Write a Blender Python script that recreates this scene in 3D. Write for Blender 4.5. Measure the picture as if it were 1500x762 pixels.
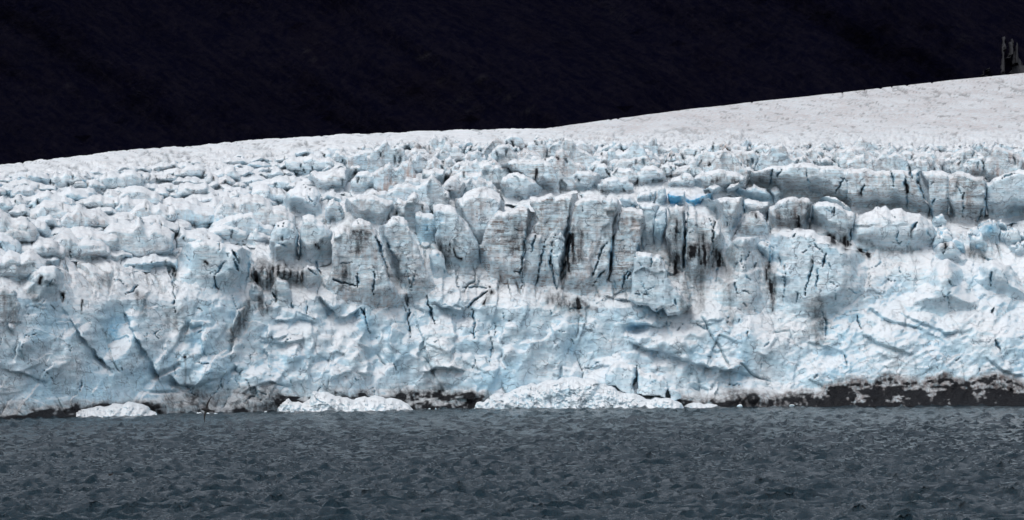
import bpy, bmesh, math, random
import numpy as np
for o in list(bpy.data.objects): bpy.data.objects.remove(o)
S = bpy.context.scene
COL = S.collection
# ------------------------------------------------------------------ camera, world, sun, exposure
FPX, PY0, CAMH = 7136.0, 460.0, 21.0          # focal length in photo pixels, horizon row, eye height over the sea (m)
cd = bpy.data.cameras.new('camera'); cam = bpy.data.objects.new('camera', cd); COL.objects.link(cam)
cam.location = (0, 0, CAMH); cam.rotation_euler = (math.pi/2, 0, 0)
cd.sensor_width = 36; cd.lens = FPX/1500*36; cd.shift_y = (PY0-381)/1500
cd.clip_start = 1; cd.clip_end = 20000
S.camera = cam
W = bpy.data.worlds.new('World'); S.world = W; W.use_nodes = True
nt = W.node_tree; nt.nodes.clear()
sky = nt.nodes.new('ShaderNodeTexSky'); sky.sky_type = 'NISHITA'; sky.sun_disc = False
SUN_EL, SUN_AZ = math.radians(60), math.radians(212)      # azimuth clockwise from +Y: behind the camera, on the left
sky.sun_elevation = SUN_EL; sky.sun_rotation = SUN_AZ
sky.dust_density = 2.0; sky.ozone_density = 1.0
hs = nt.nodes.new('ShaderNodeHueSaturation'); hs.inputs['Saturation'].default_value = 0.34   # cloud cover greys the sky
bg = nt.nodes.new('ShaderNodeBackground'); bg.inputs['Strength'].default_value = 0.15
wo = nt.nodes.new('ShaderNodeOutputWorld')
nt.links.new(sky.outputs[0], hs.inputs['Color']); nt.links.new(hs.outputs[0], bg.inputs[0]); nt.links.new(bg.outputs[0], wo.inputs[0])
sl = bpy.data.lights.new('sun', 'SUN'); sl.energy = 1.2; sl.angle = math.radians(45); sl.color = (1, 0.97, 0.93)
sun = bpy.data.objects.new('sun', sl); COL.objects.link(sun)
from mathutils import Vector
sd_ = Vector((math.sin(SUN_AZ)*math.cos(SUN_EL), math.cos(SUN_AZ)*math.cos(SUN_EL), math.sin(SUN_EL)))
sun.rotation_euler = sd_.to_track_quat('Z', 'Y').to_euler()
S.view_settings.view_transform = 'Standard'; S.view_settings.look = 'None'
S.view_settings.exposure = 0.12; S.view_settings.gamma = 1.0
S.render.engine = 'CYCLES'; S.cycles.use_denoising = True; S.cycles.denoiser = 'OPENIMAGEDENOISE'; S.cycles.denoising_input_passes = 'RGB_ALBEDO_NORMAL'; S.cycles.denoising_prefilter = 'ACCURATE'; S.cycles.max_bounces = 8; S.cycles.diffuse_bounces = 6; S.cycles.glossy_bounces = 3

# ------------------------------------------------------------------ numpy noise
_r = np.random.default_rng(7)
PERM = _r.permutation(256).astype(np.int64); PERM = np.concatenate([PERM, PERM, PERM])
_g = _r.normal(size=(256, 3)); GRAD = (_g/np.linalg.norm(_g, axis=1)[:, None]).astype(np.float32)
def pn(x, y, z, seed=0):
    x = np.asarray(x, np.float32)+seed*17.13; y = np.asarray(y, np.float32)+seed*5.71; z = np.asarray(z, np.float32)+seed*9.37
    xi = np.floor(x); yi = np.floor(y); zi = np.floor(z)
    fx, fy, fz = x-xi, y-yi, z-zi
    xi = xi.astype(np.int64) & 255; yi = yi.astype(np.int64) & 255; zi = zi.astype(np.int64) & 255
    q = lambda t: t*t*t*(t*(t*6-15)+10)
    u, v, w = q(fx), q(fy), q(fz)
    def g(a, b, c):
        G = GRAD[PERM[PERM[PERM[xi+a]+yi+b]+zi+c]]
        return G[..., 0]*(fx-a)+G[..., 1]*(fy-b)+G[..., 2]*(fz-c)
    l = lambda a, b, t: a+t*(b-a)
    return 1.5*l(l(l(g(0,0,0), g(1,0,0), u), l(g(0,1,0), g(1,1,0), u), v), l(l(g(0,0,1), g(1,0,1), u), l(g(0,1,1), g(1,1,1), u), v), w)
def fbm(x, y, z, sc, oct=3, gain=.5, seed=0):
    r = 0; a = 1; s = 1/sc
    for k in range(oct):
        r = r + a*pn(x*s, y*s, z*s, seed+k*3); a *= gain; s *= 2.03
    return r
def h2(i, j, k):
    a = PERM[(PERM[(i & 255)]+(j & 255)) & 255]
    return PERM[(a+k*37) & 255]/255.0
def facet(u, v, sc, seed=0, tilt=1.0):
    """tilted plates of a cellular pattern: broken ice. returns offset (about -1..1) and distance to the plate's edge"""
    u = u/sc+seed*3.3; v = v/sc+seed*7.7
    iu = np.floor(u).astype(np.int64); iv = np.floor(v).astype(np.int64)
    b1 = np.full(u.shape, 9.0); b2 = np.full(u.shape, 9.0); off = np.zeros(u.shape)
    for a in (-1, 0, 1):
        for b in (-1, 0, 1):
            i = iu+a; j = iv+b
            du = u-(i+h2(i, j, 1)); dv = v-(j+h2(i, j, 2))
            d = np.sqrt(du*du+dv*dv)
            o = (h2(i, j, 3)-.5)*1.2 + tilt*((h2(i, j, 4)-.5)*2*du+(h2(i, j, 5)-.5)*2*dv)
            near = d < b1
            b2 = np.where(near, b1, np.minimum(b2, d)); off = np.where(near, o, off); b1 = np.where(near, d, b1)
    return off, b2-b1
def chisel(u, v, sc, seed=0, tilt=1.0, k=1.1):
    """like facet() but the plates meet in creases, without steps. returns offset and nearness to a crease"""
    u = u/sc+seed*3.3; v = v/sc+seed*7.7
    iu = np.floor(u).astype(np.int64); iv = np.floor(v).astype(np.int64)
    b1 = np.full(u.shape, -9.0); b2 = np.full(u.shape, -9.0)
    for a in (-1, 0, 1):
        for b in (-1, 0, 1):
            i = iu+a; j = iv+b
            du = u-(i+h2(i, j, 1)); dv = v-(j+h2(i, j, 2))
            o = (h2(i, j, 3)-.5)*.7+tilt*((h2(i, j, 4)-.5)*2*du+(h2(i, j, 5)-.5)*2*dv)-k*(du*du+dv*dv)
            b2 = np.maximum(b2, np.minimum(b1, o)); b1 = np.maximum(b1, o)
    return b1+.25, b1-b2
def sst(a, b, x):
    t = np.clip((x-a)/(b-a), 0, 1); return t*t*(3-2*t)

# ------------------------------------------------------------------ the lie of the land (plan of shore and ice surface)
WLX = [-200, 0, 120, 250, 400, 600, 800, 1000, 1500, 1700]; WLY = [622, 615.5, 611, 606.5, 603, 600, 598, 597, 595, 595]
SKX = [-200, 0, 100, 200, 300, 400, 500, 600, 700, 800, 900, 1000, 1100, 1200, 1300, 1400, 1500, 1700]
SKY = [262, 241, 230, 219, 212, 203, 197, 193, 190, 188, 174, 161, 150, 139, 128, 117, 107, 88]
wl = lambda px: np.interp(px, WLX, WLY)
skl = lambda px: np.interp(px, SKX, SKY)
Yw = lambda px: CAMH*FPX/(wl(px)-PY0)
TPX = [-200, 0, 400, 540, 1000, 1100, 1500, 1700]
TPY = [620, 570, 500, 440, 400, 340, 300, 270, 240, 215, 190, 150, 107, 80]
TAB = np.array([[0,5,11,18,28,60,90,114,147,182,222,300,400,460],
                [0,5,11,18,28,60,90,114,147,182,222,300,400,460],
                [0,5,10,17,24,54,82,107,142,182,232,310,410,480],
                [0,5,10,16,21,33,49,73,111,151,206,330,480,560],
                [0,5,10,16,21,32,41,63,99,141,201,360,560,680],
                [0,6,13,21,27,37,61,73,89,141,211,380,600,730],
                [0,7,15,25,33,45,79,87,97,151,221,400,620,760],
                [0,7,15,25,33,45,79,87,97,151,221,400,620,760]], float)
def prof(px, py):
    px = np.asarray(px, float); py = np.asarray(py, float)
    w = wl(px)
    # map py so that the shore row sits at the table's first row
    q = np.where(py > 570, 570+(py-570)/(np.maximum(w, 571)-570)*50, py)
    cols = np.array([np.interp(-q, [-t for t in TPY], TAB[k]) for k in range(len(TPX))])
    f = np.interp(px, TPX, np.arange(len(TPX))); i = np.clip(np.floor(f).astype(int), 0, len(TPX)-2); t = f-i
    a = np.take_along_axis(cols, i[None], 0)[0]; b = np.take_along_axis(cols, (i+1)[None], 0)[0]
    return a*(1-t)+b*t
def SY(px, py): return Yw(px)+prof(px, py)
def unproj(px, py, Y): return (px-750)*Y/FPX, CAMH+(PY0-py)*Y/FPX
def toPx(x, y, z): return 750+x/y*FPX, PY0-(z-CAMH)/y*FPX

# ------------------------------------------------------------------ mesh plumbing
def tag(o, label=None, cat=None, group=None, kind=None):
    if label: o['label'] = label
    if cat: o['category'] = cat
    if group: o['group'] = group
    if kind: o['kind'] = kind
    return o
def mesh_np(name, V, F, mat, parent=None, wear=None, smooth=True):
    me = bpy.data.meshes.new(name)
    n, k = F.shape
    me.vertices.add(len(V)); me.vertices.foreach_set('co', V.astype(np.float32).ravel())
    me.loops.add(n*k); me.loops.foreach_set('vertex_index', F.astype(np.int32).ravel())
    me.polygons.add(n); me.polygons.foreach_set('loop_start', (np.arange(n)*k).astype(np.int32))
    me.polygons.foreach_set('use_smooth', np.full(n, smooth))
    me.update(calc_edges=True)
    if wear is not None:
        at = me.color_attributes.new('wear', 'FLOAT_COLOR', 'POINT'); at.data.foreach_set('color', wear.astype(np.float32).ravel())
    me.materials.append(mat)
    o = bpy.data.objects.new(name, me); COL.objects.link(o)
    if parent: o.parent = parent
    return o
def gridF(nr, nc):
    i = np.arange(nr-1)[:, None]*nc+np.arange(nc-1)[None]
    return np.stack([i, i+1, i+nc+1, i+nc], -1).reshape(-1, 4)
def recentre(o, c):
    """put a thing's origin at its foot"""
    me = o.data; n = len(me.vertices); a = np.empty(n*3, np.float32); me.vertices.foreach_get('co', a)
    a = a.reshape(-1, 3)-np.array(c, np.float32); me.vertices.foreach_set('co', a.ravel()); me.update(); o.location = c

# ------------------------------------------------------------------ materials
class NT:
    def __init__(s, name):
        s.m = bpy.data.materials.new(name); s.m.use_nodes = True; s.t = s.m.node_tree; s.t.nodes.clear()
        s.out = s.n('OutputMaterial'); s.b = s.n('BsdfPrincipled'); s.l(s.b.outputs[0], s.out.inputs[0])
    def n(s, k, **kw):
        d = s.t.nodes.new('ShaderNode'+k)
        for a, v in kw.items(): setattr(d, a, v)
        return d
    def l(s, a, b): s.t.links.new(a, b)
    def put(s, sock, v):
        if hasattr(v, 'links'): s.l(v, sock)
        else: sock.default_value = v
    def math(s, op, a, b=None, clamp=False):
        d = s.n('Math', operation=op, use_clamp=clamp); s.put(d.inputs[0], a)
        if b is not None: s.put(d.inputs[1], b)
        return d.outputs[0]
    def ramp(s, v, a, b, lo=0.0, hi=1.0):
        d = s.n('MapRange', interpolation_type='SMOOTHSTEP'); s.put(d.inputs[0], v)
        for k, x in zip((1, 2, 3, 4), (a, b, lo, hi)): s.put(d.inputs[k], x)
        return d.outputs[0]
    def pos(s, scale=(1, 1, 1), rot=(0, 0, 0)):
        g = s.n('NewGeometry'); m = s.n('Mapping'); s.l(g.outputs['Position'], m.inputs[0]); m.inputs['Scale'].default_value = scale; m.inputs['Rotation'].default_value = rot
        return m.outputs[0]
    def noise(s, vec, sc, det=4, rough=.55, dist=0.0):
        d = s.n('TexNoise'); s.l(vec, d.inputs['Vector']); d.inputs['Scale'].default_value = sc; d.inputs['Detail'].default_value = det
        d.inputs['Roughness'].default_value = rough; d.inputs['Distortion'].default_value = dist
        return d.outputs['Fac']
    def mix(s, f, a, b):
        d = s.n('Mix', data_type='RGBA'); s.put(d.inputs[0], f); s.put(d.inputs[6], a); s.put(d.inputs[7], b); return d.outputs[2]
def rgb(r, g, b): return (r, g, b, 1.0)

def ice_material(name, bump=1.0):
    k = NT(name)
    at = k.n('Attribute', attribute_name='wear'); sp = k.n('SeparateColor'); k.l(at.outputs['Color'], sp.inputs[0])
    dirt, grime, blue, strata = sp.outputs[0], sp.outputs[1], sp.outputs[2], at.outputs['Alpha']
    P = k.pos()
    big = k.noise(P, .16, 4); mid = k.noise(P, .8, 5, .6); fine = k.noise(P, 3.2, 5, .65)
    streak = k.noise(k.pos((1.1, 1.1, .07)), 1.0, 5, .6, .4)
    flow = k.noise(k.pos((.22, .22, 1.6), (0, .12, 0)), 1.0, 5, .62, .6)
    # layers in the ice: thin uneven dark bands
    zz = k.noise(k.pos((.05, .05, 1.15), (0, .06, 0)), 1.0, 6, .7, .25)
    band = k.ramp(k.math('ABSOLUTE', k.math('SUBTRACT', zz, .5)), .004, .040, 1, 0)
    zz2 = k.noise(k.pos((.04, .04, 2.3), (0, .05, 0)), 1.0, 4, .6, .2)
    band2 = k.ramp(k.math('ABSOLUTE', k.math('SUBTRACT', zz2, .52)), .003, .03, .8, 0)
    bands = k.math('MAXIMUM', band, band2)
    bands = k.math('MULTIPLY', bands, k.ramp(mid, .38, .62))
    nrm = k.n('NewGeometry'); sx = k.n('SeparateXYZ'); k.l(nrm.outputs['Normal'], sx.inputs[0])
    snow = k.ramp(k.math('ADD', sx.outputs[2], k.math('MULTIPLY', k.math('SUBTRACT', fine, .5), .5)), .42, .80)
    cel = k.n('TexVoronoi', feature='F1'); wv = k.n('Vectorial') if False else None
    warp = k.n('VectorMath', operation='ADD'); k.l(k.pos((.30, .30, .36)), warp.inputs[0])
    wn = k.n('TexNoise'); k.l(P, wn.inputs['Vector']); wn.inputs['Scale'].default_value = .5; wn.inputs['Detail'].default_value = 3
    ws = k.n('VectorMath', operation='SCALE'); k.l(wn.outputs['Color'], ws.inputs[0]); ws.inputs['Scale'].default_value = .9; k.l(ws.outputs[0], warp.inputs[1])
    k.l(warp.outputs[0], cel.inputs['Vector']); cel.inputs['Scale'].default_value = 1.0
    cs = k.n('SeparateColor'); k.l(cel.outputs['Color'], cs.inputs[0])
    ed = k.n('TexVoronoi', feature='DISTANCE_TO_EDGE'); k.l(warp.outputs[0], ed.inputs['Vector']); ed.inputs['Scale'].default_value = 1.0
    line = k.math('MULTIPLY', k.ramp(ed.outputs['Distance'], .0, .035, 1, 0), k.ramp(k.noise(P, .35, 3), .46, .58))
    ed2 = k.n('TexVoronoi', feature='DISTANCE_TO_EDGE'); k.l(warp.outputs[0], ed2.inputs['Vector']); ed2.inputs['Scale'].default_value = 2.9
    line2 = k.math('MULTIPLY', k.ramp(ed2.outputs['Distance'], .0, .05, .7, 0), k.ramp(k.noise(P, .6, 3), .52, .62))
    line = k.math('MAXIMUM', line, line2)
    white = k.mix(big, rgb(.67, .77, .825), rgb(.85, .89, .905))
    white = k.mix(k.math('MULTIPLY', cs.outputs[0], .45), white, rgb(.52, .64, .74))
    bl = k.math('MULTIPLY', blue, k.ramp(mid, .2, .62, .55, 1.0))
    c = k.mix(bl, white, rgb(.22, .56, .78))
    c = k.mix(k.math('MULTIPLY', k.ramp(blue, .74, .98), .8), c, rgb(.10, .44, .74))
    c = k.mix(k.math('MULTIPLY', k.ramp(flow, .38, .68, 0, .72), k.ramp(blue, .8, .9, 1, 0)), c, rgb(.50, .72, .82))       # clear bluish layers
    gr = k.math('MULTIPLY', grime, k.ramp(k.math('ADD', k.math('MULTIPLY', streak, .6), k.math('MULTIPLY', mid, .4)), .36, .62))
    c = k.mix(gr, c, rgb(.47, .40, .385))
    c = k.mix(k.math('MULTIPLY', line, .8), c, rgb(.20, .25, .31))
    c = k.mix(k.math('MULTIPLY', k.math('MULTIPLY', bands, strata), 1.1, True), c, rgb(.205, .155, .135))
    c = k.mix(k.math('MULTIPLY', snow, k.math('SUBTRACT', .8, k.math('MULTIPLY', grime, .35))), c, rgb(.83, .84, .86))
    c = k.mix(k.math('MULTIPLY', strata, k.math('MULTIPLY', k.ramp(streak, .56, .74), .5)), c, rgb(.28, .215, .185))
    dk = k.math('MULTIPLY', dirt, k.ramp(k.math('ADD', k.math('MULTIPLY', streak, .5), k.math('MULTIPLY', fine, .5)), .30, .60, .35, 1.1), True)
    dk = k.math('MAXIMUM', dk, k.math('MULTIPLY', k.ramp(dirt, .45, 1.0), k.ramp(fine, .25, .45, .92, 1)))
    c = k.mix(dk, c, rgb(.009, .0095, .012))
    k.l(c, k.b.inputs['Base Color'])
    k.b.inputs['Roughness'].default_value = .55; k.b.inputs['IOR'].default_value = 1.31; k.b.inputs['Specular IOR Level'].default_value = .3
    v = k.n('TexVoronoi', feature='F1'); k.l(k.pos((1, 1, 1.3)), v.inputs['Vector']); v.inputs['Scale'].default_value = 1.3
    h = k.math('ADD', k.math('MULTIPLY', fine, .35), k.math('MULTIPLY', v.outputs['Distance'], .22))
    h = k.math('ADD', h, k.math('MULTIPLY', k.noise(k.pos((.6, .6, 3.0)), 1.0, 5, .6), .35))
    h = k.math('ADD', h, k.math('MULTIPLY', cs.outputs[1], .25))
    h = k.math('SUBTRACT', h, k.math('MULTIPLY', line, .6))
    bp = k.n('Bump'); bp.inputs['Strength'].default_value = .7*bump; bp.inputs['Distance'].default_value = .55
    k.l(h, bp.inputs['Height']); k.l(bp.outputs[0], k.b.inputs['Normal'])
    return k.m
ICE = ice_material('glacier_ice')

def rock_material():
    k = NT('dark_slope_rock')
    P = k.pos((1, .35, 1), (0, .62, 0))
    gq = k.n('NewGeometry'); mq = k.n('Mapping', vector_type='TEXTURE'); k.l(gq.outputs['Position'], mq.inputs[0]); mq.inputs['Rotation'].default_value = (0, .62, 0); mq.inputs['Scale'].default_value = (15, 15, 2.6)
    n1 = k.noise(mq.outputs[0], 1, 9, .75, .5); n2 = k.noise(k.pos(), .03, 6, .6); n3 = k.noise(k.pos(), .35, 6, .7)
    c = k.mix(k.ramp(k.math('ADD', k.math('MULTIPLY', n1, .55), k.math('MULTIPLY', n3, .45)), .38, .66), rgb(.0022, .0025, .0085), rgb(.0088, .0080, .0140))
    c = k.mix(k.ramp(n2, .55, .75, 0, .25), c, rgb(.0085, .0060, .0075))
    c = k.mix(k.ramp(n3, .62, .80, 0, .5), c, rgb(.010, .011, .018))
    at = k.n('Attribute', attribute_name='wear'); sp = k.n('SeparateColor'); k.l(at.outputs['Color'], sp.inputs[0])
    c = k.mix(k.math('MULTIPLY', sp.outputs[0], k.ramp(n3, .35, .65)), c, rgb(.030, .029, .034))
    k.l(c, k.b.inputs['Base Color']); k.b.inputs['Roughness'].default_value = 1.0; k.b.inputs['Specular IOR Level'].default_value = 0.0
    bp = k.n('Bump'); bp.inputs['Strength'].default_value = .9; bp.inputs['Distance'].default_value = 4
    k.l(k.math('ADD', n3, n2), bp.inputs['Height']); k.l(bp.outputs[0], k.b.inputs['Normal'])
    return k.m
ROCK = rock_material()

def water_material():
    k = NT('sea_water')
    n2 = k.noise(k.pos((.02, .008, 1)), 1, 3)
    c = k.mix(n2, rgb(.004, .020, .032), rgb(.008, .027, .040))
    k.l(c, k.b.inputs['Base Color']); k.b.inputs['Roughness'].default_value = .13; k.b.inputs['IOR'].default_value = 1.333
    h = k.math('ADD', k.math('MULTIPLY', k.noise(k.pos((.75, .30, .5), (0, 0, .25)), 1, 6, .7, .3), 1.0), k.math('MULTIPLY', k.noise(k.pos((2.4, .9, 1), (0, 0, -.3)), 1, 4, .6), .4))
    bp = k.n('Bump'); bp.inputs['Strength'].default_value = 1.0; bp.inputs['Distance'].default_value = 1.1
    k.l(h, bp.inputs['Height']); k.l(bp.outputs[0], k.b.inputs['Normal'])
    return k.m
WATER = water_material()
def plain(name, col, rough=.6, var=.25, sc=8):
    k = NT(name); n = k.noise(k.pos(), sc, 4)
    c = k.mix(n, rgb(*[x*(1-var) for x in col]), rgb(*[x*(1+var) for x in col])); k.l(c, k.b.inputs['Base Color']); k.b.inputs['Roughness'].default_value = rough
    return k.m

# ------------------------------------------------------------------ marks on the ice face (photo columns and rows of the features, carried to the surface)
# cracks: polyline, half width (px), depth (m)
CR = [
 ([(550,348),(556,362),(562,378),(566,392)],2.4,3), ([(562,345),(570,362),(578,380)],1.2,1.5), ([(547,396),(547,420),(548,432)],1.4,2), ([(523,400),(524,420)],1.6,2.5),
 ([(488,408),(500,414),(522,419)],2.0,2.5), ([(597,395),(602,425)],1,1.5), ([(529,452),(533,460),(536,468)],2.2,3), ([(597,435),(598,470),(601,495)],1.6,3), ([(624,432),(630,455),(637,475)],2.2,3.5),
 ([(436,345),(438,365),(440,382)],2.2,3.5), ([(461,382),(471,402)],1.8,2.5), ([(449,392),(465,404)],1.2,1.5), ([(253,400),(256,430),(257,460)],1.4,2), ([(260,385),(256,398)],1.2,1.5),
 ([(338,365),(346,376),(352,388)],1.8,3), ([(343,380),(348,396)],1.6,2), ([(363,372),(366,395),(358,415)],1.3,2), ([(313,405),(316,418),(323,427)],1.7,2.5), ([(330,384),(318,398),(313,405)],1.2,1.5),
 ([(184,432),(195,426),(203,418)],1.8,3), ([(175,390),(183,378),(200,373)],1.2,1.5), ([(97,385),(98,402)],1.5,2), ([(90,430),(92,443)],1.8,2),
 ([(450,442),(449,464)],1.4,2), ([(400,430),(406,447)],1.4,2), ([(427,445),(430,455)],1.4,2),
 ([(777,325),(770,345),(766,370),(763,400),(765,425)],1.5,3), ([(798,350),(795,370),(789,395),(785,420)],1.7,3), ([(812,345),(807,365),(807,390),(812,415),(817,430)],1.6,3),
 ([(833,320),(832,350),(830,380),(824,402)],3.2,5), ([(784,345),(777,370)],1.3,2), ([(890,356),(880,365),(876,380),(871,395),(864,415)],1.3,2.5), ([(888,393),(876,405),(866,422)],1.2,2.),
 ([(898,345),(896,370),(894,395),(890,412)],2.2,4), ([(919,397),(913,410),(910,425)],1.6,2), ([(925,395),(917,410)],1.6,2.5), ([(934,358),(935,372)],1.6,2),
 ([(1003,310),(1003,345),(1002,380),(1000,403)],2.2,5), ([(1046,325),(1045,350),(1042,380)],1.1,3), ([(954,377),(953,395)],1.0,1.5), ([(987,434),(993,455)],1.2,1.5), ([(930,431),(953,433)],1.0,1.5),
 ([(1050,388),(1050,415)],1.1,2), ([(1096,368),(1092,385)],1.4,2), ([(1107,385),(1106,396)],1.3,2), ([(1129,365),(1128,395)],1.0,1.5), ([(1138,370),(1143,385),(1136,402)],1.2,2), ([(1150,388),(1151,410),(1148,440)],1.2,2),
 ([(1192,383),(1185,405),(1178,440)],1.6,2.5), ([(1210,372),(1204,395)],1.8,3.), ([(1199,395),(1193,430)],1.3,2), ([(1168,425),(1166,445)],1,1.5), ([(1203,455),(1212,475),(1210,500)],1.3,1.5),
 ([(1090,288),(1089,315)],1.4,3), ([(1126,305),(1124,322),(1129,338)],1.6,3), ([(1192,300),(1186,335)],2.0,3.5), ([(1221,300),(1221,318)],1.,2), ([(1247,335),(1246,362)],1.8,3),
 ([(1130,248),(1127,275)],1.3,3), ([(1144,247),(1137,265)],1.3,2), ([(1181,248),(1185,270)],1,1.5), ([(1236,262),(1222,285)],1.4,2), ([(1268,270),(1260,284)],2.2,2), ([(1306,250),(1309,275)],1.6,2), ([(1326,258),(1328,282)],2.2,2), ([(1329,285),(1329,306)],1.4,2.5), ([(1334,249),(1334,262)],1.6,2.5),
 ([(1345,250),(1345,268),(1352,286),(1361,302)],2.2,4), ([(1363,302),(1366,323)],1.5,3), ([(1372,290),(1364,302)],1.2,2), ([(1388,290),(1389,308),(1396,320)],1.5,2.5), ([(1411,280),(1411,322)],1.1,3), ([(1445,262),(1444,300),(1443,328)],1.7,4), ([(1440,305),(1430,330)],1.4,2), ([(1465,262),(1480,256),(1493,252)],1.2,1.5),
 ([(1342,325),(1334,340)],2.6,3), ([(1255,460),(1262,483)],1.6,2), ([(1457,498),(1465,515)],1.8,2), ([(1455,452),(1454,460)],3,3), ([(1450,398),(1452,418)],1.3,2),
 ([(533,452),(536,470),(541,490)],1.3,2), ([(690,447),(694,475),(695,505)],1.8,2.5), ([(685,452),(700,437),(716,425)],2.0,2.5), ([(670,420),(700,422),(720,423)],1.2,1.5), ([(933,537),(930,568)],1.6,3), ([(835,455),(860,452)],1.2,1.),
 ([(372,560),(374,575),(384,590)],1.2,1), ([(720,500),(718,535)],.8,1), ([(1083,466),(1080,480)],1.1,1.2), ([(1092,488),(1094,500)],2.,2), ([(340,430),(352,470)],1,1), ([(1239,518),(1240,540)],1.3,1.5),
]
# ledges: polyline, amount (m), reach (px). the side to the left of the direction of travel (y up) stands proud
LG = [
 ([(625,440),(640,448),(658,453),(674,457),(686,452),(700,438)],1.3,22), ([(466,432),(478,445),(497,465),(510,464),(528,452)],1.6,26), ([(560,458),(585,440),(605,432),(622,434)],.8,14),
 ([(915,500),(945,512),(972,516),(1016,534),(1067,544),(1118,552)],2.0,28), ([(885,433),(905,440),(925,442)],1.2,14), ([(920,480),(945,476),(965,480),(980,474)],1.8,16),
 ([(89,445),(113,482),(143,523),(168,548)],1.25,26), ([(180,455),(191,482),(222,530),(238,566)],1.15,26), ([(245,545),(262,562),(290,566),(330,552),(352,530)],1.3,22),
 ([(278,482),(292,480),(302,478)],.9,10), ([(520,500),(535,520),(548,560)],-1.2,30), ([(430,500),(452,530),(455,565)],-1.0,26), ([(310,535),(322,518),(335,510)],-1.0,16), ([(30,500),(36,530)],1.0,18), ([(65,545),(80,530),(98,532)],-1.2,18),
 ([(1270,450),(1300,470),(1345,480),(1385,500)],1.2,22), ([(1250,482),(1290,505),(1340,520)],1.0,22), ([(1180,500),(1215,508),(1240,520)],1.1,20), ([(1310,455),(1350,475),(1390,490),(1430,480)],.9,16), ([(1000,470),(1030,478),(1060,470)],.6,16),
 ([(395,470),(420,472),(445,468),(470,478)],1.0,18), ([(378,500),(420,505),(450,498)],.7,16), ([(620,545),(650,540),(685,545)],.9,18), ([(760,505),(795,500),(830,470)],-.9,22), ([(640,560),(612,520),(622,490)],.8,18), ([(1440,520),(1470,545),(1500,552)],1.0,20), ([(1160,545),(1200,530),(1240,535)],-1.0,16),
 ([(55,445),(70,420),(90,415)],1.2,16), ([(0,540),(40,548),(70,560)],.7,20), ([(240,530),(262,500),(275,470)],.7,16),
 ([(300,470),(296,500),(305,530)],1.0,22), ([(345,490),(338,520),(350,550)],1.1,22), ([(395,475),(388,510),(398,545)],.9,20), ([(455,470),(462,505),(455,540)],-1.0,24), ([(575,470),(570,505),(582,540)],1.0,24), ([(660,460),(668,495),(660,530)],-.9,22), ([(740,470),(732,500),(742,540)],1.0,22), ([(805,470),(812,505),(800,540)],.8,20), ([(480,560),(515,545),(550,552)],.9,16), ([(355,575),(395,560),(430,566)],.7,14), ([(10,470),(25,500),(20,535)],1.0,22),
]
# broad swellings (+) and hollows (-): px, py, rx, ry, tilt, metres
SW = [(165,490,24,48,.45,-4.0),(60,490,40,60,-.2,1.4),(120,505,26,45,.5,1.6),(285,535,50,32,0,1.6),(300,420,60,50,0,2.0),(470,540,60,50,.3,1.8),(400,560,50,30,0,1.2),(600,500,45,40,0,1.4),(545,520,14,50,.2,-1.6),(700,560,60,26,0,1.0),
      (790,480,50,45,-.3,1.5),(870,520,60,30,0,-1.2),(1060,500,80,40,.1,1.8),(930,484,18,8,0,-2.5),(1040,570,70,18,0,-.8),(1200,510,40,25,0,-1.2),(1330,500,60,40,.3,1.6),(1440,480,60,40,.2,1.6),(1310,430,40,26,-.3,-1.5),(1390,430,30,25,0,-1.2),(1280,420,30,20,0,1.0),(750,445,60,22,0,1.4),(640,425,40,15,0,1.2)]
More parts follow.
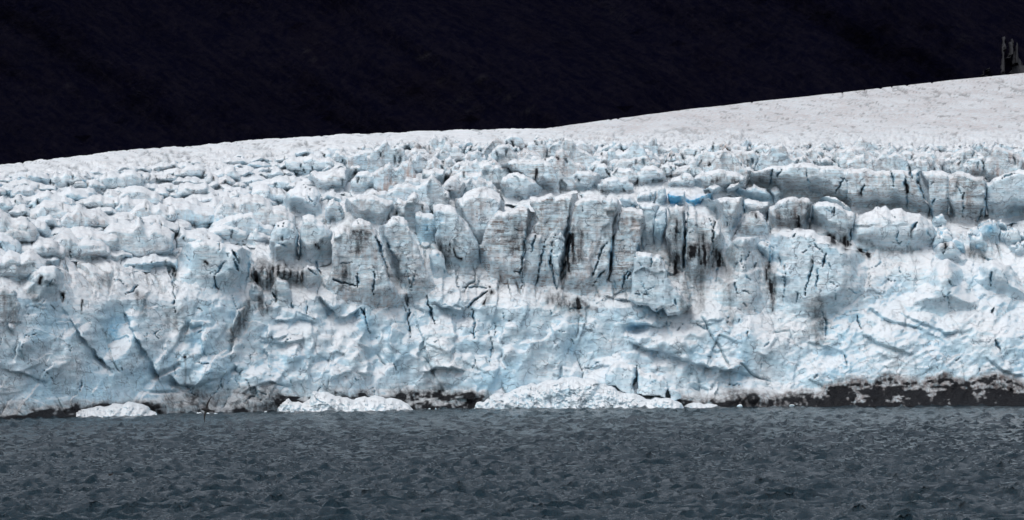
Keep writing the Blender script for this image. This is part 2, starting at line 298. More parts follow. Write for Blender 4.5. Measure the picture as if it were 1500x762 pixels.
# soot, silt and stones: polyline, half width (px), strength
ST = [([(1126,393),(1128,412),(1130,430)],6,1.0),([(1130,425),(1132,455)],4,.75),([(1133,390),(1135,430)],3,.5),([(1008,372),(1030,365),(1035,385)],13,.75),([(1030,345),(1028,358)],8,.55),([(1050,370),(1055,385)],7,.8),([(1185,395),(1190,375)],2,.9),
      ([(1195,445),(1202,470),(1200,498)],12,.38),([(1065,395),(1068,470)],9,.30),([(1025,400),(1024,450)],9,.38),([(1003,405),(1010,440)],10,.30),([(990,330),(988,370),(990,400)],9,.62),([(985,318),(986,330)],6,.5),([(1000,440),(1008,452)],8,.5),
      ([(838,345),(836,370),(835,395)],7,.7),([(848,340),(850,380)],5,.5),([(842,335),(855,345)],7,.5),([(755,335),(752,350),(748,362)],10,.35),([(770,330),(762,365)],6,.4),([(742,362),(765,366)],4,.5),([(648,357),(655,365)],10,.55),([(660,358),(670,378),(676,380)],2.5,.8),([(655,375),(660,400)],4,.4),
      ([(810,440),(835,448),(850,455)],12,.5),([(845,440),(849,452)],4,.8),([(850,445),(870,456)],5,.5),([(720,428),(710,445)],4,.6),([(895,350),(890,345)],5,.6),
      ([(1145,318),(1170,316)],12,.45),([(1168,318),(1170,332)],5,.75),([(1175,300),(1185,305)],7,.4),([(1215,347),(1225,352)],8,.6),([(1237,350),(1240,362)],6,.7),([(1260,352),(1300,368),(1345,366)],5,.35),([(1105,313),(1108,318)],5,.6),
      ([(1262,280),(1260,284)],4,.9),([(1328,270),(1329,282)],3.5,.9),([(1335,337),(1333,345)],4,.8),([(1385,358),(1383,362)],4,.8),([(1420,368),(1440,375)],7,.45),([(1258,366),(1272,374)],4,.7),
      ([(400,395),(425,400),(440,405)],12,.6),([(385,395),(395,405),(390,420)],12,.55),([(373,400),(376,410)],6,.8),([(365,445),(355,470),(345,485)],9,.5),([(352,465),(340,500)],6,.5),([(402,420),(405,440)],5,.5),([(380,440),(390,455)],10,.5),([(460,358),(466,362)],5,.6),([(470,352),(471,356)],3,.9),
      ([(208,440),(212,460)],8,.4),([(203,430),(210,445)],5,.5),([(255,460),(262,475),(270,490)],12,.28),([(120,440),(121,460)],1.6,.7),([(60,405),(58,415)],3,.8),([(5,430),(12,440)],8,.4),([(45,430),(55,440)],8,.4),([(92,430),(93,440)],3,.7),([(300,383),(303,386)],3,.7),([(255,395),(257,405)],4,.6),
      ([(514,340),(530,350),(525,365)],8,.45),([(508,338),(540,342)],4,.5),([(500,390),(510,405)],12,.40),([(582,375),(585,410)],5,.35),([(590,370),(583,385)],2,.5),([(1036,268),(1052,264)],5,.5),([(1075,265),(1080,266)],4,.6),([(1110,265),(1118,262)],6,.35),
      ([(1420,300),(1440,320)],10,.30),([(1418,275),(1440,262)],5,.3),([(272,527),(273,560)],1.5,.28),([(786,250),(784,263)],3,.8)]
# clear blue ice: px, py, rx, ry, strength
BLU = [(165,485,26,42,.85),(185,525,18,12,.6),(105,490,10,40,.5),(230,540,12,30,.55),(325,525,16,14,.4),(300,480,14,10,.5),(530,468,22,26,.8),(545,520,12,40,.5),(610,465,36,26,.55),(660,470,40,14,.5),(700,480,22,34,.45),(760,470,50,34,.35),(930,480,30,14,.85),(945,470,36,12,.5),
       (950,520,42,14,.5),(900,555,50,14,.25),(1060,565,70,18,.3),(1195,525,50,22,.5),(1100,575,40,14,.25),(440,470,50,20,.6),(480,470,20,20,.6),(470,540,40,40,.25),(400,500,40,30,.4),(1350,460,50,30,.35),(1390,430,34,24,.3),(1440,420,40,30,.3),(1300,500,60,30,.22),(1455,455,10,9,.8),(1450,335,14,10,.9),(1487,325,16,12,.8),
       (640,330,14,26,.6),(625,335,14,20,.8),(700,370,14,22,.5),(820,360,8,40,.35),(40,520,40,40,.3),(80,490,40,50,.3),(1215,368,12,8,.6),(750,445,40,16,.25),(780,425,40,18,.5),(420,345,16,8,.5),(385,335,10,4,.7),(120,365,16,8,.4),(150,378,10,12,.4),(1180,355,60,25,.15)]

_c = random.Random(21)
for k in range(230):                           # many small fractures, their own walk each
    x = _c.uniform(-20, 1520); y = _c.uniform(300, 590) if _c.random() < .75 else _c.uniform(250, 420); a = _c.choice((1.57, 1.57, 1.3, 1.9, .4, 2.7))+_c.gauss(0, .25); pl = [(x, y)]
    if 1090 < x and y > 430 and _c.random() < .6: continue
    for q in range(_c.randint(2, 4)):
        st_ = _c.uniform(3, 9); x += math.cos(a)*st_; y += math.sin(a)*st_; pl.append((x, y)); a += _c.gauss(0, .45)
    CR.append((pl, _c.uniform(.45, 1.0), _c.uniform(.5, 1.4)))
def seg_dist(px, py, pl):
    best = np.full(px.shape, 1e9); side = np.zeros(px.shape); tt = np.zeros(px.shape); n = len(pl)-1
    for k in range(n):
        ax, ay = pl[k]; bx, by = pl[k+1]; dx, dy = bx-ax, by-ay; L2 = dx*dx+dy*dy
        t = np.clip(((px-ax)*dx+(py-ay)*dy)/L2, 0, 1)
        d = np.hypot(px-ax-t*dx, py-ay-t*dy)
        s = -((px-ax)*dy-(py-ay)*dx)*-1.0
        m = d < best
        best = np.where(m, d, best); side = np.where(m, np.sign((px-ax)*dy-(py-ay)*dx), side); tt = np.where(m, (k+t)/n, tt)
    return best, side, tt
def bbox_ok(px, py, pl, pad):
    xs = [p[0] for p in pl]; ys = [p[1] for p in pl]
    return (px > min(xs)-pad) & (px < max(xs)+pad) & (py > min(ys)-pad) & (py < max(ys)+pad)
def marks(px, py, x, z, cracks=True, ledges=False):
    """displacement toward the viewer (m) and soot, crack darkening and blue amounts for surface points that show at px, py"""
    off = np.zeros(px.shape); dirt = np.zeros(px.shape); blue = np.zeros(px.shape)
    wx = px+2.6*pn(x*.6, z*.6, x*0+3.3, 5)+1.1*pn(x*1.5, z*1.5, x*0, 6); wy = py+2.2*pn(x*.6, z*.6, x*0+8.8, 6)
    x0, x1, y0, y1 = px.min(), px.max(), py.min(), py.max()
    def sub(pl, pad):
        xs = [p[0] for p in pl]; ys = [p[1] for p in pl]
        if max(xs)+pad < x0 or min(xs)-pad > x1 or max(ys)+pad < y0 or min(ys)-pad > y1: return None
        m = bbox_ok(px, py, pl, pad); return m if m.any() else None
    if cracks:
        for pl, hw, dp in CR:
            m = sub(pl, hw*3+5)
            if m is None: continue
            d, s, t = seg_dist(wx[m], wy[m], pl)
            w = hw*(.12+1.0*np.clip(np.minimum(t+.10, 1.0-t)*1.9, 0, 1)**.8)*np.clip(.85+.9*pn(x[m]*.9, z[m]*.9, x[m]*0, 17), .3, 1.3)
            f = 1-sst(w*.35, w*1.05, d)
            off[m] -= dp*f; dirt[m] = np.maximum(dirt[m], .42*f); blue[m] = np.maximum(blue[m], .85*(1-sst(w*.8, w*2.6, d)))  # crack interiors coloured darker and bluer
    if ledges:
        for pl, am, re in LG:
            m = sub(pl, re*2.5)
            if m is None: continue
            d, s, t = seg_dist(wx[m], wy[m], pl)
            e = sst(-.02, .2, t)*(1-sst(.8, 1.02, t))
            off[m] += np.where(px[m] < 780, 1.7, 1.1)*am*e*np.clip(.75+1.1*pn(x[m]*.35, z[m]*.35, x[m]*0, 19), .1, 1.5)*np.tanh(s*d/.9)*np.exp(-(d/re)**1.5)
        for cx, cy, rx, ry, an, am in SW:
            c, s_ = math.cos(an), math.sin(an); dx, dy = wx-cx, wy-cy
            u = (dx*c+dy*s_)/rx; v = (-dx*s_+dy*c)/ry
            off += 1.4*am*np.exp(-(u*u+v*v)**1.5)
    for pl, hw, stg in ST:
        m = sub(pl, hw*2+4)
        if m is None: continue
        d, s, t = seg_dist(px[m]+hw*.5*pn(x[m]*.9, z[m]*.4, x[m]*0, 11), py[m]+hw*.5*pn(x[m]*.9, z[m]*.9, x[m]*0, 12), pl)
        dirt[m] = np.maximum(dirt[m], min(1.2, 1.7*stg)*(1-sst(hw*.1, hw*1.7, d))*np.clip(.85+.8*pn(x[m]*1.5, z[m]*.13, x[m]*0, 13)+.25*pn(x[m]*3, z[m]*2, x[m]*0, 14), .1, 1))
    for cx, cy, rx, ry, stg in BLU:
        q = ((wx-cx)/rx)**2+((wy-cy)/ry)**2
        blue = np.maximum(blue, stg*np.exp(-q*1.1))
    return off, dirt, blue
# silt-laden band of ice along the waterline, with the wave undercut's shade painted in
SBX = [-200, 0, 100, 230, 245, 330, 400, 410, 600, 690, 700, 1000, 1090, 1140, 1180, 1220, 1260, 1300, 1340, 1380, 1420, 1440, 1500, 1700]
SBY = [603, 601, 602, 600, 584, 580, 580, 590, 582, 581, 592, 591, 586, 585, 577, 568, 562, 559, 563, 555, 561, 551, 560, 560]
SBS = [.9, .9, .95, .9, .55, .6, .6, .9, .8, .85, .9, .9, .8, .75, .85, 1, 1, 1, 1, 1, 1, 1, 1, 1]
def silt(px, py, x, z):
    n = 1.5*fbm(x*.6, x*0, z, 5, 4, .6, 31); nf = fbm(x*.7, x*0, z*1.3, 1.6, 3, .6, 33)
    b = np.interp(px, SBX, SBY)+n*5.5+nf*2.5
    lo = wl(px); b = b-7*(1-sst(1080, 1180, px))
    d = 1.3*sst(b-15, b+7, py)*np.interp(px, SBX, SBS)
    patches = .9*sst(.0, .5, fbm(x*.7, x*0, z*2.2, 6, 4, .6, 35))*sst(lo-2, lo-9, py)
    d = d*(1-.55*patches)
    d = np.maximum(d, .95*sst(lo-4.5+nf*3+n*4, lo-1.0+nf*2.5+n*3, py))     # shade of the wave-washed undercut, painted dark
    return np.clip(d*(.92+.35*fbm(x, x*0, z, 1.1, 2, .5, 36)), 0, 1)

# ------------------------------------------------------------------ glacier sheet
pxs = np.arange(-150, 1651, 1.5); NR = 292
t = np.linspace(0, 1, NR)
PX = np.repeat(pxs[None], NR, 0); PYg = wl(pxs)[None]+(skl(pxs)-wl(pxs))[None]*t[:, None]
Y = SY(PX, PYg); X, Z = unproj(PX, PYg, Y)
face = sst(372, 430, PYg-60*sst(420, 560, PX)*0+np.interp(PX, [0, 450, 560, 1500], [-25, -20, 40, 20]))
far = sst(206, 190, PYg+0*PX) if False else (1-sst(180, 214, PYg))*sst(700, 900, PX)
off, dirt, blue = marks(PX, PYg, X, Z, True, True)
f1, e1 = chisel(X+1.5*pn(X/5, Z/5, X*0, 1), Z*1.1+.3*X+1.5*pn(X/5, Z/5, X*0, 2), 8.5, 1)
f2, e2 = chisel(X-.25*Z+pn(X/2, Z/2, X*0, 3), Z+pn(X/2, Z/2, X*0, 4), 3.4, 2, 1.2, .4)
f3, e3 = chisel(X+.3*Z+.4*pn(X, Z, X*0, 5), Z*1.4-.2*X, 1.35, 3, 1.2, .4)
rotu = X*.9+Z*.45; rotv = Z*.9-X*.45
rid = 1-np.abs(fbm(rotu*.5, X*0, rotv, 3.2, 3, .55, 21))*1.6
g1, ge1 = facet(X+.8*pn(X/3, Z/5, X*0, 91), Z*.26+.5*pn(X/4, Z/4, X*0, 92)+.12*X, 3.6, 6, .8)
g2, ge2 = chisel(X+.35*Z+1.2*pn(X/6, Z/6, X*0, 93), Z*.45-.2*X, 10.0, 8, 1.3)
g3, ge3 = chisel(X-.5*Z+.7*pn(X/4, Z/4, X*0, 94), Z*.6+.3*X, 4.2, 9, 1.2, .5)
colz = sst(455, 425, PYg)*sst(470, 560, PX+60*sst(300, 420, PX))*sst(1330, 1250, PX)
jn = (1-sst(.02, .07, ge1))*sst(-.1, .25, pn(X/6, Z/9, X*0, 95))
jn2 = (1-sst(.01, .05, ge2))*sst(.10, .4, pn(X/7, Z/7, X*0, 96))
calm = sst(1080, 1200, PX)*sst(380, 440, PYg)                       # the right of the face is softer, flowing
cliff = (f1*1.3+g2*2.6-g3*1.1+f2*.95-jn2*1.2)*(1-colz)+(g1*1.7-jn*1.6+f2*.3)*colz+f3*.22+fbm(X, Y*0, Z, 2.5, 4, .5, 8)*.30
soft = rid*.55+f1*1.1+f2*.35-g3*.6+fbm(X, Y*0, Z, 5, 5, .5, 9)*.6
cl = cliff*(1-calm)+soft*calm
Yc = Y*.9
b1 = np.abs(fbm(X, Yc, X*0, 11, 2, .4, 41)); b2 = np.abs(fbm(X, Yc, X*0, 4.5, 3, .5, 43)); 
hum = (np.sqrt(b1+.01)*2.4+np.sqrt(b2+.01)*.8-1.5)*(1-far)+fbm(X, Y*.5, X*0, 22, 4, .55, 45)*far*.8
plat = 1-face
h1, he1 = facet(X+2*pn(X/7, Y/14, X*0, 97), Y*.34+1.5*pn(X/6, Y/12, X*0, 98), 7.0, 10, .9)
h2_, he2 = facet(X+.2*Y, Y*.45, 2.6, 11, .9)
hum = hum+(1-far)*(h1*.85+h2_*.38)
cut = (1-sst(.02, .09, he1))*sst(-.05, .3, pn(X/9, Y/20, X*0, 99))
hum = hum-1.2*cut*(1-far)
hum = hum*(.22+.78*sst(2, 24, PYg-skl(PX)))
cut2 = (1-sst(.0, .09, np.abs(fbm(X, Y*.13, X*0, 8, 2, .5, 100))))*sst(.12, .4, fbm(X, Y*.2, X*0, 25, 2, .5, 101))
hum = hum-.5*cut2*far
dy = -(off+cl*face+hum*.45*plat)
dz = (cl*.12*face+hum*.75*plat)
edge = sst(0, .03, t)[:, None]
shore = fbm(X, X*0, Z*.3, 4, 3, .5, 61)*.7
Yd = Y+dy*edge+shore*(1-edge)+far*0; Zd = Z+dz*edge
Xd = X+edge*(pn(X/1.5, Z/1.5, X*0, 51)*.25)
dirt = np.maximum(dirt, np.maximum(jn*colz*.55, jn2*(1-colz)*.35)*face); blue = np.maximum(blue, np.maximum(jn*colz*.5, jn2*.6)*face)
dirt = np.maximum(dirt, silt(PX, PYg, X, Z)*face)
# scattered darker creases across the upper ice field
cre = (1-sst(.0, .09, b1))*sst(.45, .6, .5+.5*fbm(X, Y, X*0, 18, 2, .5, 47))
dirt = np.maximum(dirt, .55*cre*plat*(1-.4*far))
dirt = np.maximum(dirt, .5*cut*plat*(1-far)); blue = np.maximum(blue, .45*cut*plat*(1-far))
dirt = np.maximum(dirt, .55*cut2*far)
spots = sst(.50, .68, fbm(X, Y*.22, X*0, 3.2, 3, .6, 49))
dirt = np.maximum(dirt, spots*plat*(.25+.3*far)*sst(900, 1100, PX+200*plat*0))
grime = (.25+.35*colz)*face+.6*plat
grime = grime*np.clip(.6+.7*fbm(X, Y*.4, Z, 12, 3, .5, 55), .05, 1)+far*.8
siltz = silt(PX, PYg, X, Z)*face; grime = np.maximum(grime, np.clip(1.4*siltz*sst(900, 1150, PX)+.45*siltz, 0, 1))
blue = np.maximum(blue, .66*face*(1-np.clip(1.5*siltz, 0, 1))*(1-.65*colz)*np.clip(.5+1.0*fbm(X, Y*0, Z, 9, 3, .5, 57), 0, 1))
strata = np.clip((.35*plat*(1-far)+(.10+.5*colz)*face), 0, 1)
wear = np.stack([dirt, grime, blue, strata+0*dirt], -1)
# rows under the sea and down the far side close the sheet
def row(Yr, Zr, src): return np.stack([Xd[src]*Yr/Yd[src], Yr, Zr], -1)
V = np.stack([Xd, Yd, Zd], -1)
low = [row(Yd[0]+.5, Zd[0]*0-2.0, 0), row(Yd[0]+.2, Zd[0]*0-.5, 0)]
hi = [row(Yd[-1]+12, Zd[-1]-.4, -1), row(Yd[-1]+40, Zd[-1]-5, -1), row(Yd[-1]+160, Zd[-1]*0-3, -1)]
V = np.concatenate([np.array(low), V, np.array(hi)], 0)
wear = np.concatenate([wear[:1], wear[:1], wear, wear[-1:], wear[-1:], wear[-1:]], 0)
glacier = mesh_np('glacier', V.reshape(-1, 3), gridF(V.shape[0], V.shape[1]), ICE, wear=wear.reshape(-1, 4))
def sheetY(px, py):
    i = np.clip((np.asarray(px, float)-pxs[0])/1.5, 0, len(pxs)-1.001); w = wl(px); j = np.clip((py-w)/(skl(px)-w), 0, 1)*(NR-1.001)
    a = i.astype(int); b = j.astype(int); fa, fb = i-a, j-b
    return (Yd[b, a]*(1-fa)+Yd[b, a+1]*fa)*(1-fb)+(Yd[b+1, a]*(1-fa)+Yd[b+1, a+1]*fa)*fb
tag(glacier, 'crevassed white and pale blue glacier ending in a broken ice cliff above the sea', kind='structure')

# ------------------------------------------------------------------ ice pieces: towers, walls, slabs, hummocks
def rough_outline(poly, seed, px_amp):
    rg = np.random.default_rng(seed); P = np.array(poly, float)
    for it in range(2):
        Q = np.roll(P, -1, 0); L = np.linalg.norm(Q-P, axis=1)
        nrm = np.stack([(Q-P)[:, 1], -(Q-P)[:, 0]], -1)/np.maximum(L, 1e-6)[:, None]
        M = (P+Q)/2+nrm*(rg.normal(size=len(P))*np.minimum(L*.10, px_amp/(it+1)))[:, None]
        P = np.stack([P, M], 1).reshape(-1, 2)
    return P
def poly_sd(u, v, P):
    best = np.full(u.shape, 1e9); nx = np.zeros(u.shape); ny = np.zeros(u.shape); ins = np.zeros(u.shape, bool)
    for k in range(len(P)):
        ax, ay = P[k]; bx, by = P[(k+1) % len(P)]; dx, dy = bx-ax, by-ay; L2 = dx*dx+dy*dy+1e-9
        tt = np.clip(((u-ax)*dx+(v-ay)*dy)/L2, 0, 1); qx, qy = ax+tt*dx, ay+tt*dy
        d = np.hypot(u-qx, v-qy); m = d < best
        best = np.where(m, d, best); nx = np.where(m, qx, nx); ny = np.where(m, qy, ny)
        c = ((ay > v) != (by > v)) & (u < (bx-ax)*(v-ay)/(by-ay+1e-12)+ax); ins ^= c
    return np.where(ins, best, -best), nx, ny
def piece(name, poly, mat=ICE, parent=None, prot=3.0, R=.55, top=(1.3, 2.0), bot=(0, 0), lean=.12, bulge=.8, D=6.0, fac=.45, rough=.35, flute=.25, strata=.5, grime=.4, dirt=0.0, blue=.12, step=1.6, seed=0, Yabs=None, amp=3.2, cracks=True, crk=0, foot=None, hang=False, root=6.0, collect=None, melt=0, crush=0):
    P = rough_outline(poly, seed+5, amp)
    cx = P[:, 0].mean(); fy = P[:, 1].max() if foot is None else foot
    if root > 2 and not hang: prot = .3*prot
    Y0 = (float(SY(np.array(cx), np.array(fy-6)))-prot) if Yabs is None else Yabs
    m2 = Y0/FPX; s = step
    P2 = P.copy()
    if not hang: P2[:, 1] += np.where(P[:, 1] > P[:, 1].max()-.22*(P[:, 1].max()-P[:, 1].min()), 70, 0)   # no rounding where the piece is rooted
    us = np.arange(P[:, 0].min()-s, P[:, 0].max()+s*1.01, s); vs = np.arange(P[:, 1].min()-s, P[:, 1].max()+s*1.01, s)
    U, Vv = np.meshgrid(us, vs)
    sd, nx, ny = poly_sd(U, Vv, P)
    keepv = sd > -s*.72
    U = np.where(sd < 0, nx, U); Vv = np.where(sd < 0, ny, Vv)
    sdm = np.maximum(np.maximum(sd, 0) if hang else np.maximum(poly_sd(U, Vv, P2)[0], 0), 0)*m2
    nr, nc = U.shape
    F = gridF(nr, nc); kk = keepv.ravel(); F = F[kk[F].all(1)]
    if len(F) < 6: return None
    # top and foot of every column
    inside = sd > -s*.72
    rows = np.where(inside, Vv, np.nan)
    with np.errstate(all='ignore'):
        import warnings; warnings.simplefilter('ignore')
        tv = np.nanmin(rows, 0); bv = np.nanmax(rows, 0)
    tv = np.nan_to_num(tv, nan=0.0); bv = np.nan_to_num(bv, nan=0.0)
    td = np.maximum(Vv-tv[None], 0)*m2; bd = np.maximum(bv[None]-Vv, 0)*m2
    H = (P[:, 1].max()-P[:, 1].min())*m2; Wd = (P[:, 0].max()-P[:, 0].min())*m2
    Rr = min(R, .45*min(H, Wd))
    q = 1-np.clip(sdm/Rr, 0, 1)
    y = np.full(U.shape, Y0)+Rr*(1-np.sqrt(np.clip(1-q*q, 0, 1)))
    Th = min(top[0], H*.6)
    y = y+top[1]*np.clip(1-td/Th, 0, 1)**1.7
    if bot[1]: y = y+bot[1]*np.clip(1-bd/min(bot[0], H*.5), 0, 1)**1.5
    y = y+lean*(bd)
    y = y+.45*(Yw(U)-Yw(cx))
    y = y-bulge*(1-np.clip(((U-cx)*m2/(Wd/2+.01)), -1, 1)**2)
    X, Z = unproj(U, Vv, np.full(U.shape, Y0))
    so = seed*13.7
    fo = sst(0, Rr*.5, sdm)*.75+.25
    a1, g1 = (facet(X+so+.8*pn(X/3, Z/3, X*0+so, 3), Z*.32+.8*pn(X/3, Z/3, X*0+so, 4), min(4.6, .4*min(H, Wd)+1), seed % 17) if strata >= .4 else chisel(X+so+.8*pn(X/3, Z/3, X*0+so, 3), Z*.75+.8*pn(X/3, Z/3, X*0+so, 4), min(4.6, .4*min(H, Wd)+1), seed % 17, 1.4, .4))
    a2, g2 = chisel(X*1.1+so+.2*Z, Z, 1.7, seed % 13+1, 1.2, .4)
    disp = fac*a1*1.9+fac*.28*a2+.6*rough*fbm(X+so, X*0, Z, 2.2, 4, .55, seed % 11)
    if crush: disp = disp+crush*(facet(X+so+.5*pn(X, Z, X*0, 5), Z, 1.3, 4)[0]+.6*facet(X+so, Z+.3*X, .6, 5)[0])
    if flute: disp = disp-flute*2*np.abs(pn((X+so)*.55+.3*pn(X*.3, Z*.3, X*0, 2), X*0, Z*.07, 3))+flute*.4
    if strata: disp = disp+strata*.22*pn(X*.12, X*0+so, Z*1.3+.4*pn(X*.3, X*0, Z*.2, 4), 9)
    y = y-disp*fo
    px, py = U, Vv
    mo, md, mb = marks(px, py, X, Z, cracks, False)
    y = y-mo*sst(0, .6, sdm)
    if crk:                                    # a few upright fissures of its own
        rg = np.random.default_rng(seed+99)
        for k in range(crk):
            c0 = P[:, 0].min()+(P[:, 0].max()-P[:, 0].min())*rg.uniform(.15, .85); h0 = P[:, 1].min()+(fy-P[:, 1].min())*rg.uniform(0, .7); ln = rg.uniform(5, 15); sl_ = rg.normal()*.35
            d = np.abs(px-c0-sl_*(py-h0)-1.5*pn(X*.8, Z*.8, X*0, 7)); ww = rg.uniform(.8, 1.7)
            f = (1-sst(ww*.4, ww*1.2, d))*sst(-2, 2, py-h0)*(1-sst(ln*.6, ln, py-h0))
            y = y+1.8*f; md = np.maximum(md, f*rg.uniform(.35, .8)); mb = np.maximum(mb, .5*f)
    X = X+.18*pn(X*.9, Z*.9, X*0+so, 15)*fo; Z = Z+.18*pn(X*.9, Z*.9, X*0+so, 16)*fo
    if not hang:                               # the foot runs into the glacier
        w_ = 1-sst(0, min(root, H*.5), bd+.5*pn(X*.4, X*0+so, Z*.4, 21))
        if melt:                               # flanks run into the glacier as well, only the brow stands free
            P3 = P.copy(); P3[:, 1] -= np.where(P[:, 1] < P[:, 1].min()+.3*(P[:, 1].max()-P[:, 1].min()), 90, 0)
            w_ = np.maximum(w_, 1-sst(0, melt, np.maximum(poly_sd(U, Vv, P3)[0], 0)*m2+.8*pn(X*.4, X*0+so, Z*.4, 22)))
        y = y+(sheetY(U, np.minimum(Vv, wl(U)-1))+.5-y)*w_
    # true perspective position: keep the drawn column and row at the point's own distance
    Xw = X*y/Y0; Zw = CAMH+(Z-CAMH)*y/Y0
    Vt = np.stack([Xw, y, Zw], -1).reshape(-1, 3)
    gn = np.clip(.55+.9*fbm(X+so, X*0, Z, 4, 3, .5, 25), 0, 1.2)
    streak = sst(.1, .7, fbm((X+so)*1.0, X*0, Z*.12, 1.6, 3, .5, 27))
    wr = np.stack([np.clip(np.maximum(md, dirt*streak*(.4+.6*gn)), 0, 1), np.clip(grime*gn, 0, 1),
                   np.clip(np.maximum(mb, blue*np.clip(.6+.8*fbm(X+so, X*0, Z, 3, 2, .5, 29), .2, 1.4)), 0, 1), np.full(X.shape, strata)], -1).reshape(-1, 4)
    # sides go back from the outline
    E = np.concatenate([F[:, [0, 1]], F[:, [1, 2]], F[:, [2, 3]], F[:, [3, 0]]]); key = np.sort(E, 1); code = key[:, 0]*10**7+key[:, 1]
    uq, inv, ct = np.unique(code, return_inverse=True, return_counts=True); B = E[ct[inv] == 1]
    bvs = np.unique(B); nb = len(bvs); mp = np.full(len(Vt), -1); mp[bvs] = np.arange(nb)
    cen = Vt[bvs].mean(0); allV = [Vt]; allW = [wr]; allF = [F]; base_prev = bvs; n0 = len(Vt)
    side_blue = wr[bvs].copy(); side_blue[:, 2] = np.maximum(side_blue[:, 2], .35); side_blue[:, 0] *= .6
    for k, fr in enumerate((.15, .5, 1.0)):
        nv = Vt[bvs].copy(); nv[:, 1] += D*fr; nv[:, 0] += (cen[0]-nv[:, 0])*.06*fr; nv[:, 2] += (cen[2]-nv[:, 2])*.05*fr
        nv[:, 0] += .3*pn(nv[:, 0]*.6, nv[:, 1]*.6, nv[:, 2]*.6, 18)
        allV.append(nv); allW.append(side_blue)
        prev = (lambda i: bvs[i]) if k == 0 else (lambda i, s_=n0+(k-1)*nb: s_+i)
        a, b = mp[B[:, 0]], mp[B[:, 1]]; cur = n0+k*nb
        allF.append(np.stack([prev(b), prev(a), cur+a, cur+b], -1))
    Vt = np.concatenate(allV); wr = np.concatenate(allW); F = np.concatenate(allF)
    used = np.unique(F); mp = np.full(len(Vt), -1); mp[used] = np.arange(len(used))
    Vt = Vt[used]; wr = wr[used]; F = mp[F][:, ::-1] if False else mp[F]
    if collect is not None: collect.append((Vt, F, wr)); return None
    o = mesh_np(name, Vt, F, mat, parent, wr)
    if parent is None: recentre(o, (float(Vt[:, 0].mean()), float(Vt[:, 1].min()), float(Vt[:, 2].min())))
    return o

traced = []
def thing(name, label, cat, poly, group=None, **kw):
    traced.append(poly); o = piece(name, poly, seed=len(traced)*7+1, **kw)
    return tag(o, label, cat, group)
def part(poly, name='serac', label=None, **kw):
    traced.append(poly); o = piece(name, poly, parent=glacier, seed=len(traced)*7+1, **kw)
    if label: o['label'] = label
    return o
exec_pieces = True
# --- towers and columns of the middle cliff, left to right
thing('ice_tower', 'broad grey ice tower with dark soot under its blunt peak, left of the blue gap', 'ice tower', [(489,337),(507,333),(516,326),(528,320),(538,324),(546,331),(557,352),(561,372),(566,393),(571,410),(584,433),(600,452),(560,462),(505,460),(474,435),(484,400),(487,370)], prot=4, grime=.55, strata=.55, top=(2,2.5))
thing('ice_tower', 'tall pale ice tower with rounded top and long sloping right flank', 'ice tower', [(556,331),(567,327),(573,319),(583,316),(592,319),(598,326),(603,345),(612,357),(622,383),(630,405),(637,420),(640,440),(605,450),(586,432),(573,402),(567,385),(561,362)], prot=3.6, grime=.3, strata=.5, top=(2,2.5))
thing('ice_tower', 'bluish ice tower with a dirty hollow at its foot, left of the striped column', 'ice tower', [(632,303),(640,299),(653,300),(667,304),(680,322),(689,334),(700,356),(706,375),(700,400),(680,412),(655,405),(640,385),(635,350),(636,325)], prot=3.2, grime=.25, blue=.3, top=(2,2.5))
part([(603,312),(615,309),(632,312),(640,330),(648,360),(620,368),(610,345)], prot=-3, blue=.75, grime=.05, label='blue serac in the gap between two towers')
thing('ice_column', 'small white ice column in front of the dirty hollow', 'ice column', [(628,373),(633,366),(641,365),(648,371),(653,392),(662,404),(668,412),(636,418),(632,405),(629,390)], prot=4, grime=.08, blue=.3, strata=.1)
part([(664,292),(678,288),(690,278),(705,274),(720,277),(732,284),(739,297),(738,320),(728,345),(715,372),(700,375),(680,345),(668,320)], prot=1.5, grime=.6, strata=.4, dirt=.25, top=(2.5,5))
thing('ice_column', 'ice column crossed by close dark layers, leaning right, in the middle of the cliff', 'ice column', [(722,318),(730,308),(745,306),(760,303),(775,305),(786,313),(788,322),(778,335),(770,352),(766,375),(764,400),(766,428),(740,428),(715,412),(704,395),(701,360),(709,342)], prot=4, grime=.55, strata=1.0, dirt=.2, lean=.06)
thing('ice_wall', 'wide flat topped ice wall with fine dark layers, right of the striped column', 'ice wall', [(776,288),(800,285),(825,284),(847,283),(849,296),(840,303),(836,330),(832,360),(825,400),(818,434),(790,432),(767,427),(766,395),(770,360),(779,335),(789,322),(784,310),(776,300)], prot=2.4, grime=.5, strata=.9, lean=.05, top=(1.2,3))
thing('ice_column', 'slim ice pillar at the left foot of the flat topped wall', 'ice column', [(770,347),(784,339),(797,345),(796,365),(790,390),(788,426),(766,430),(764,400),(765,370)], prot=4, grime=.4, strata=.5, lean=.04)
thing('ice_column', 'slim ice pillar between two dark cracks under the flat topped wall', 'ice column', [(799,347),(811,334),(818,338),(815,360),(808,390),(813,432),(791,430),(791,395),(796,370)], prot=4.3, grime=.4, strata=.4, lean=.04)
thing('ice_column', 'bulging blue grey ice pillar beside the widest dark gap', 'ice column', [(812,347),(821,337),(828,350),(828,375),(822,402),(818,434),(812,420),(808,395),(807,370)], prot=4.8, grime=.25, blue=.3, strata=.2, lean=.04)
thing('ice_column', 'thick lumpy topped ice column with sooty left edge, right of the widest dark gap', 'ice column', [(840,306),(846,294),(855,288),(870,287),(884,287),(903,290),(911,300),(907,320),(905,335),(898,350),(896,390),(891,412),(886,430),(860,445),(825,442),(820,428),(830,396),(835,360),(835,330)], prot=3.6, grime=.55, strata=.6, dirt=.2, lean=.06)
part([(856,347),(864,339),(874,341),(879,355),(873,380),(866,410),(862,435),(848,430),(850,390),(848,365)], prot=4.6, grime=.2, strata=.3, name='ice_flake', cracks=False)
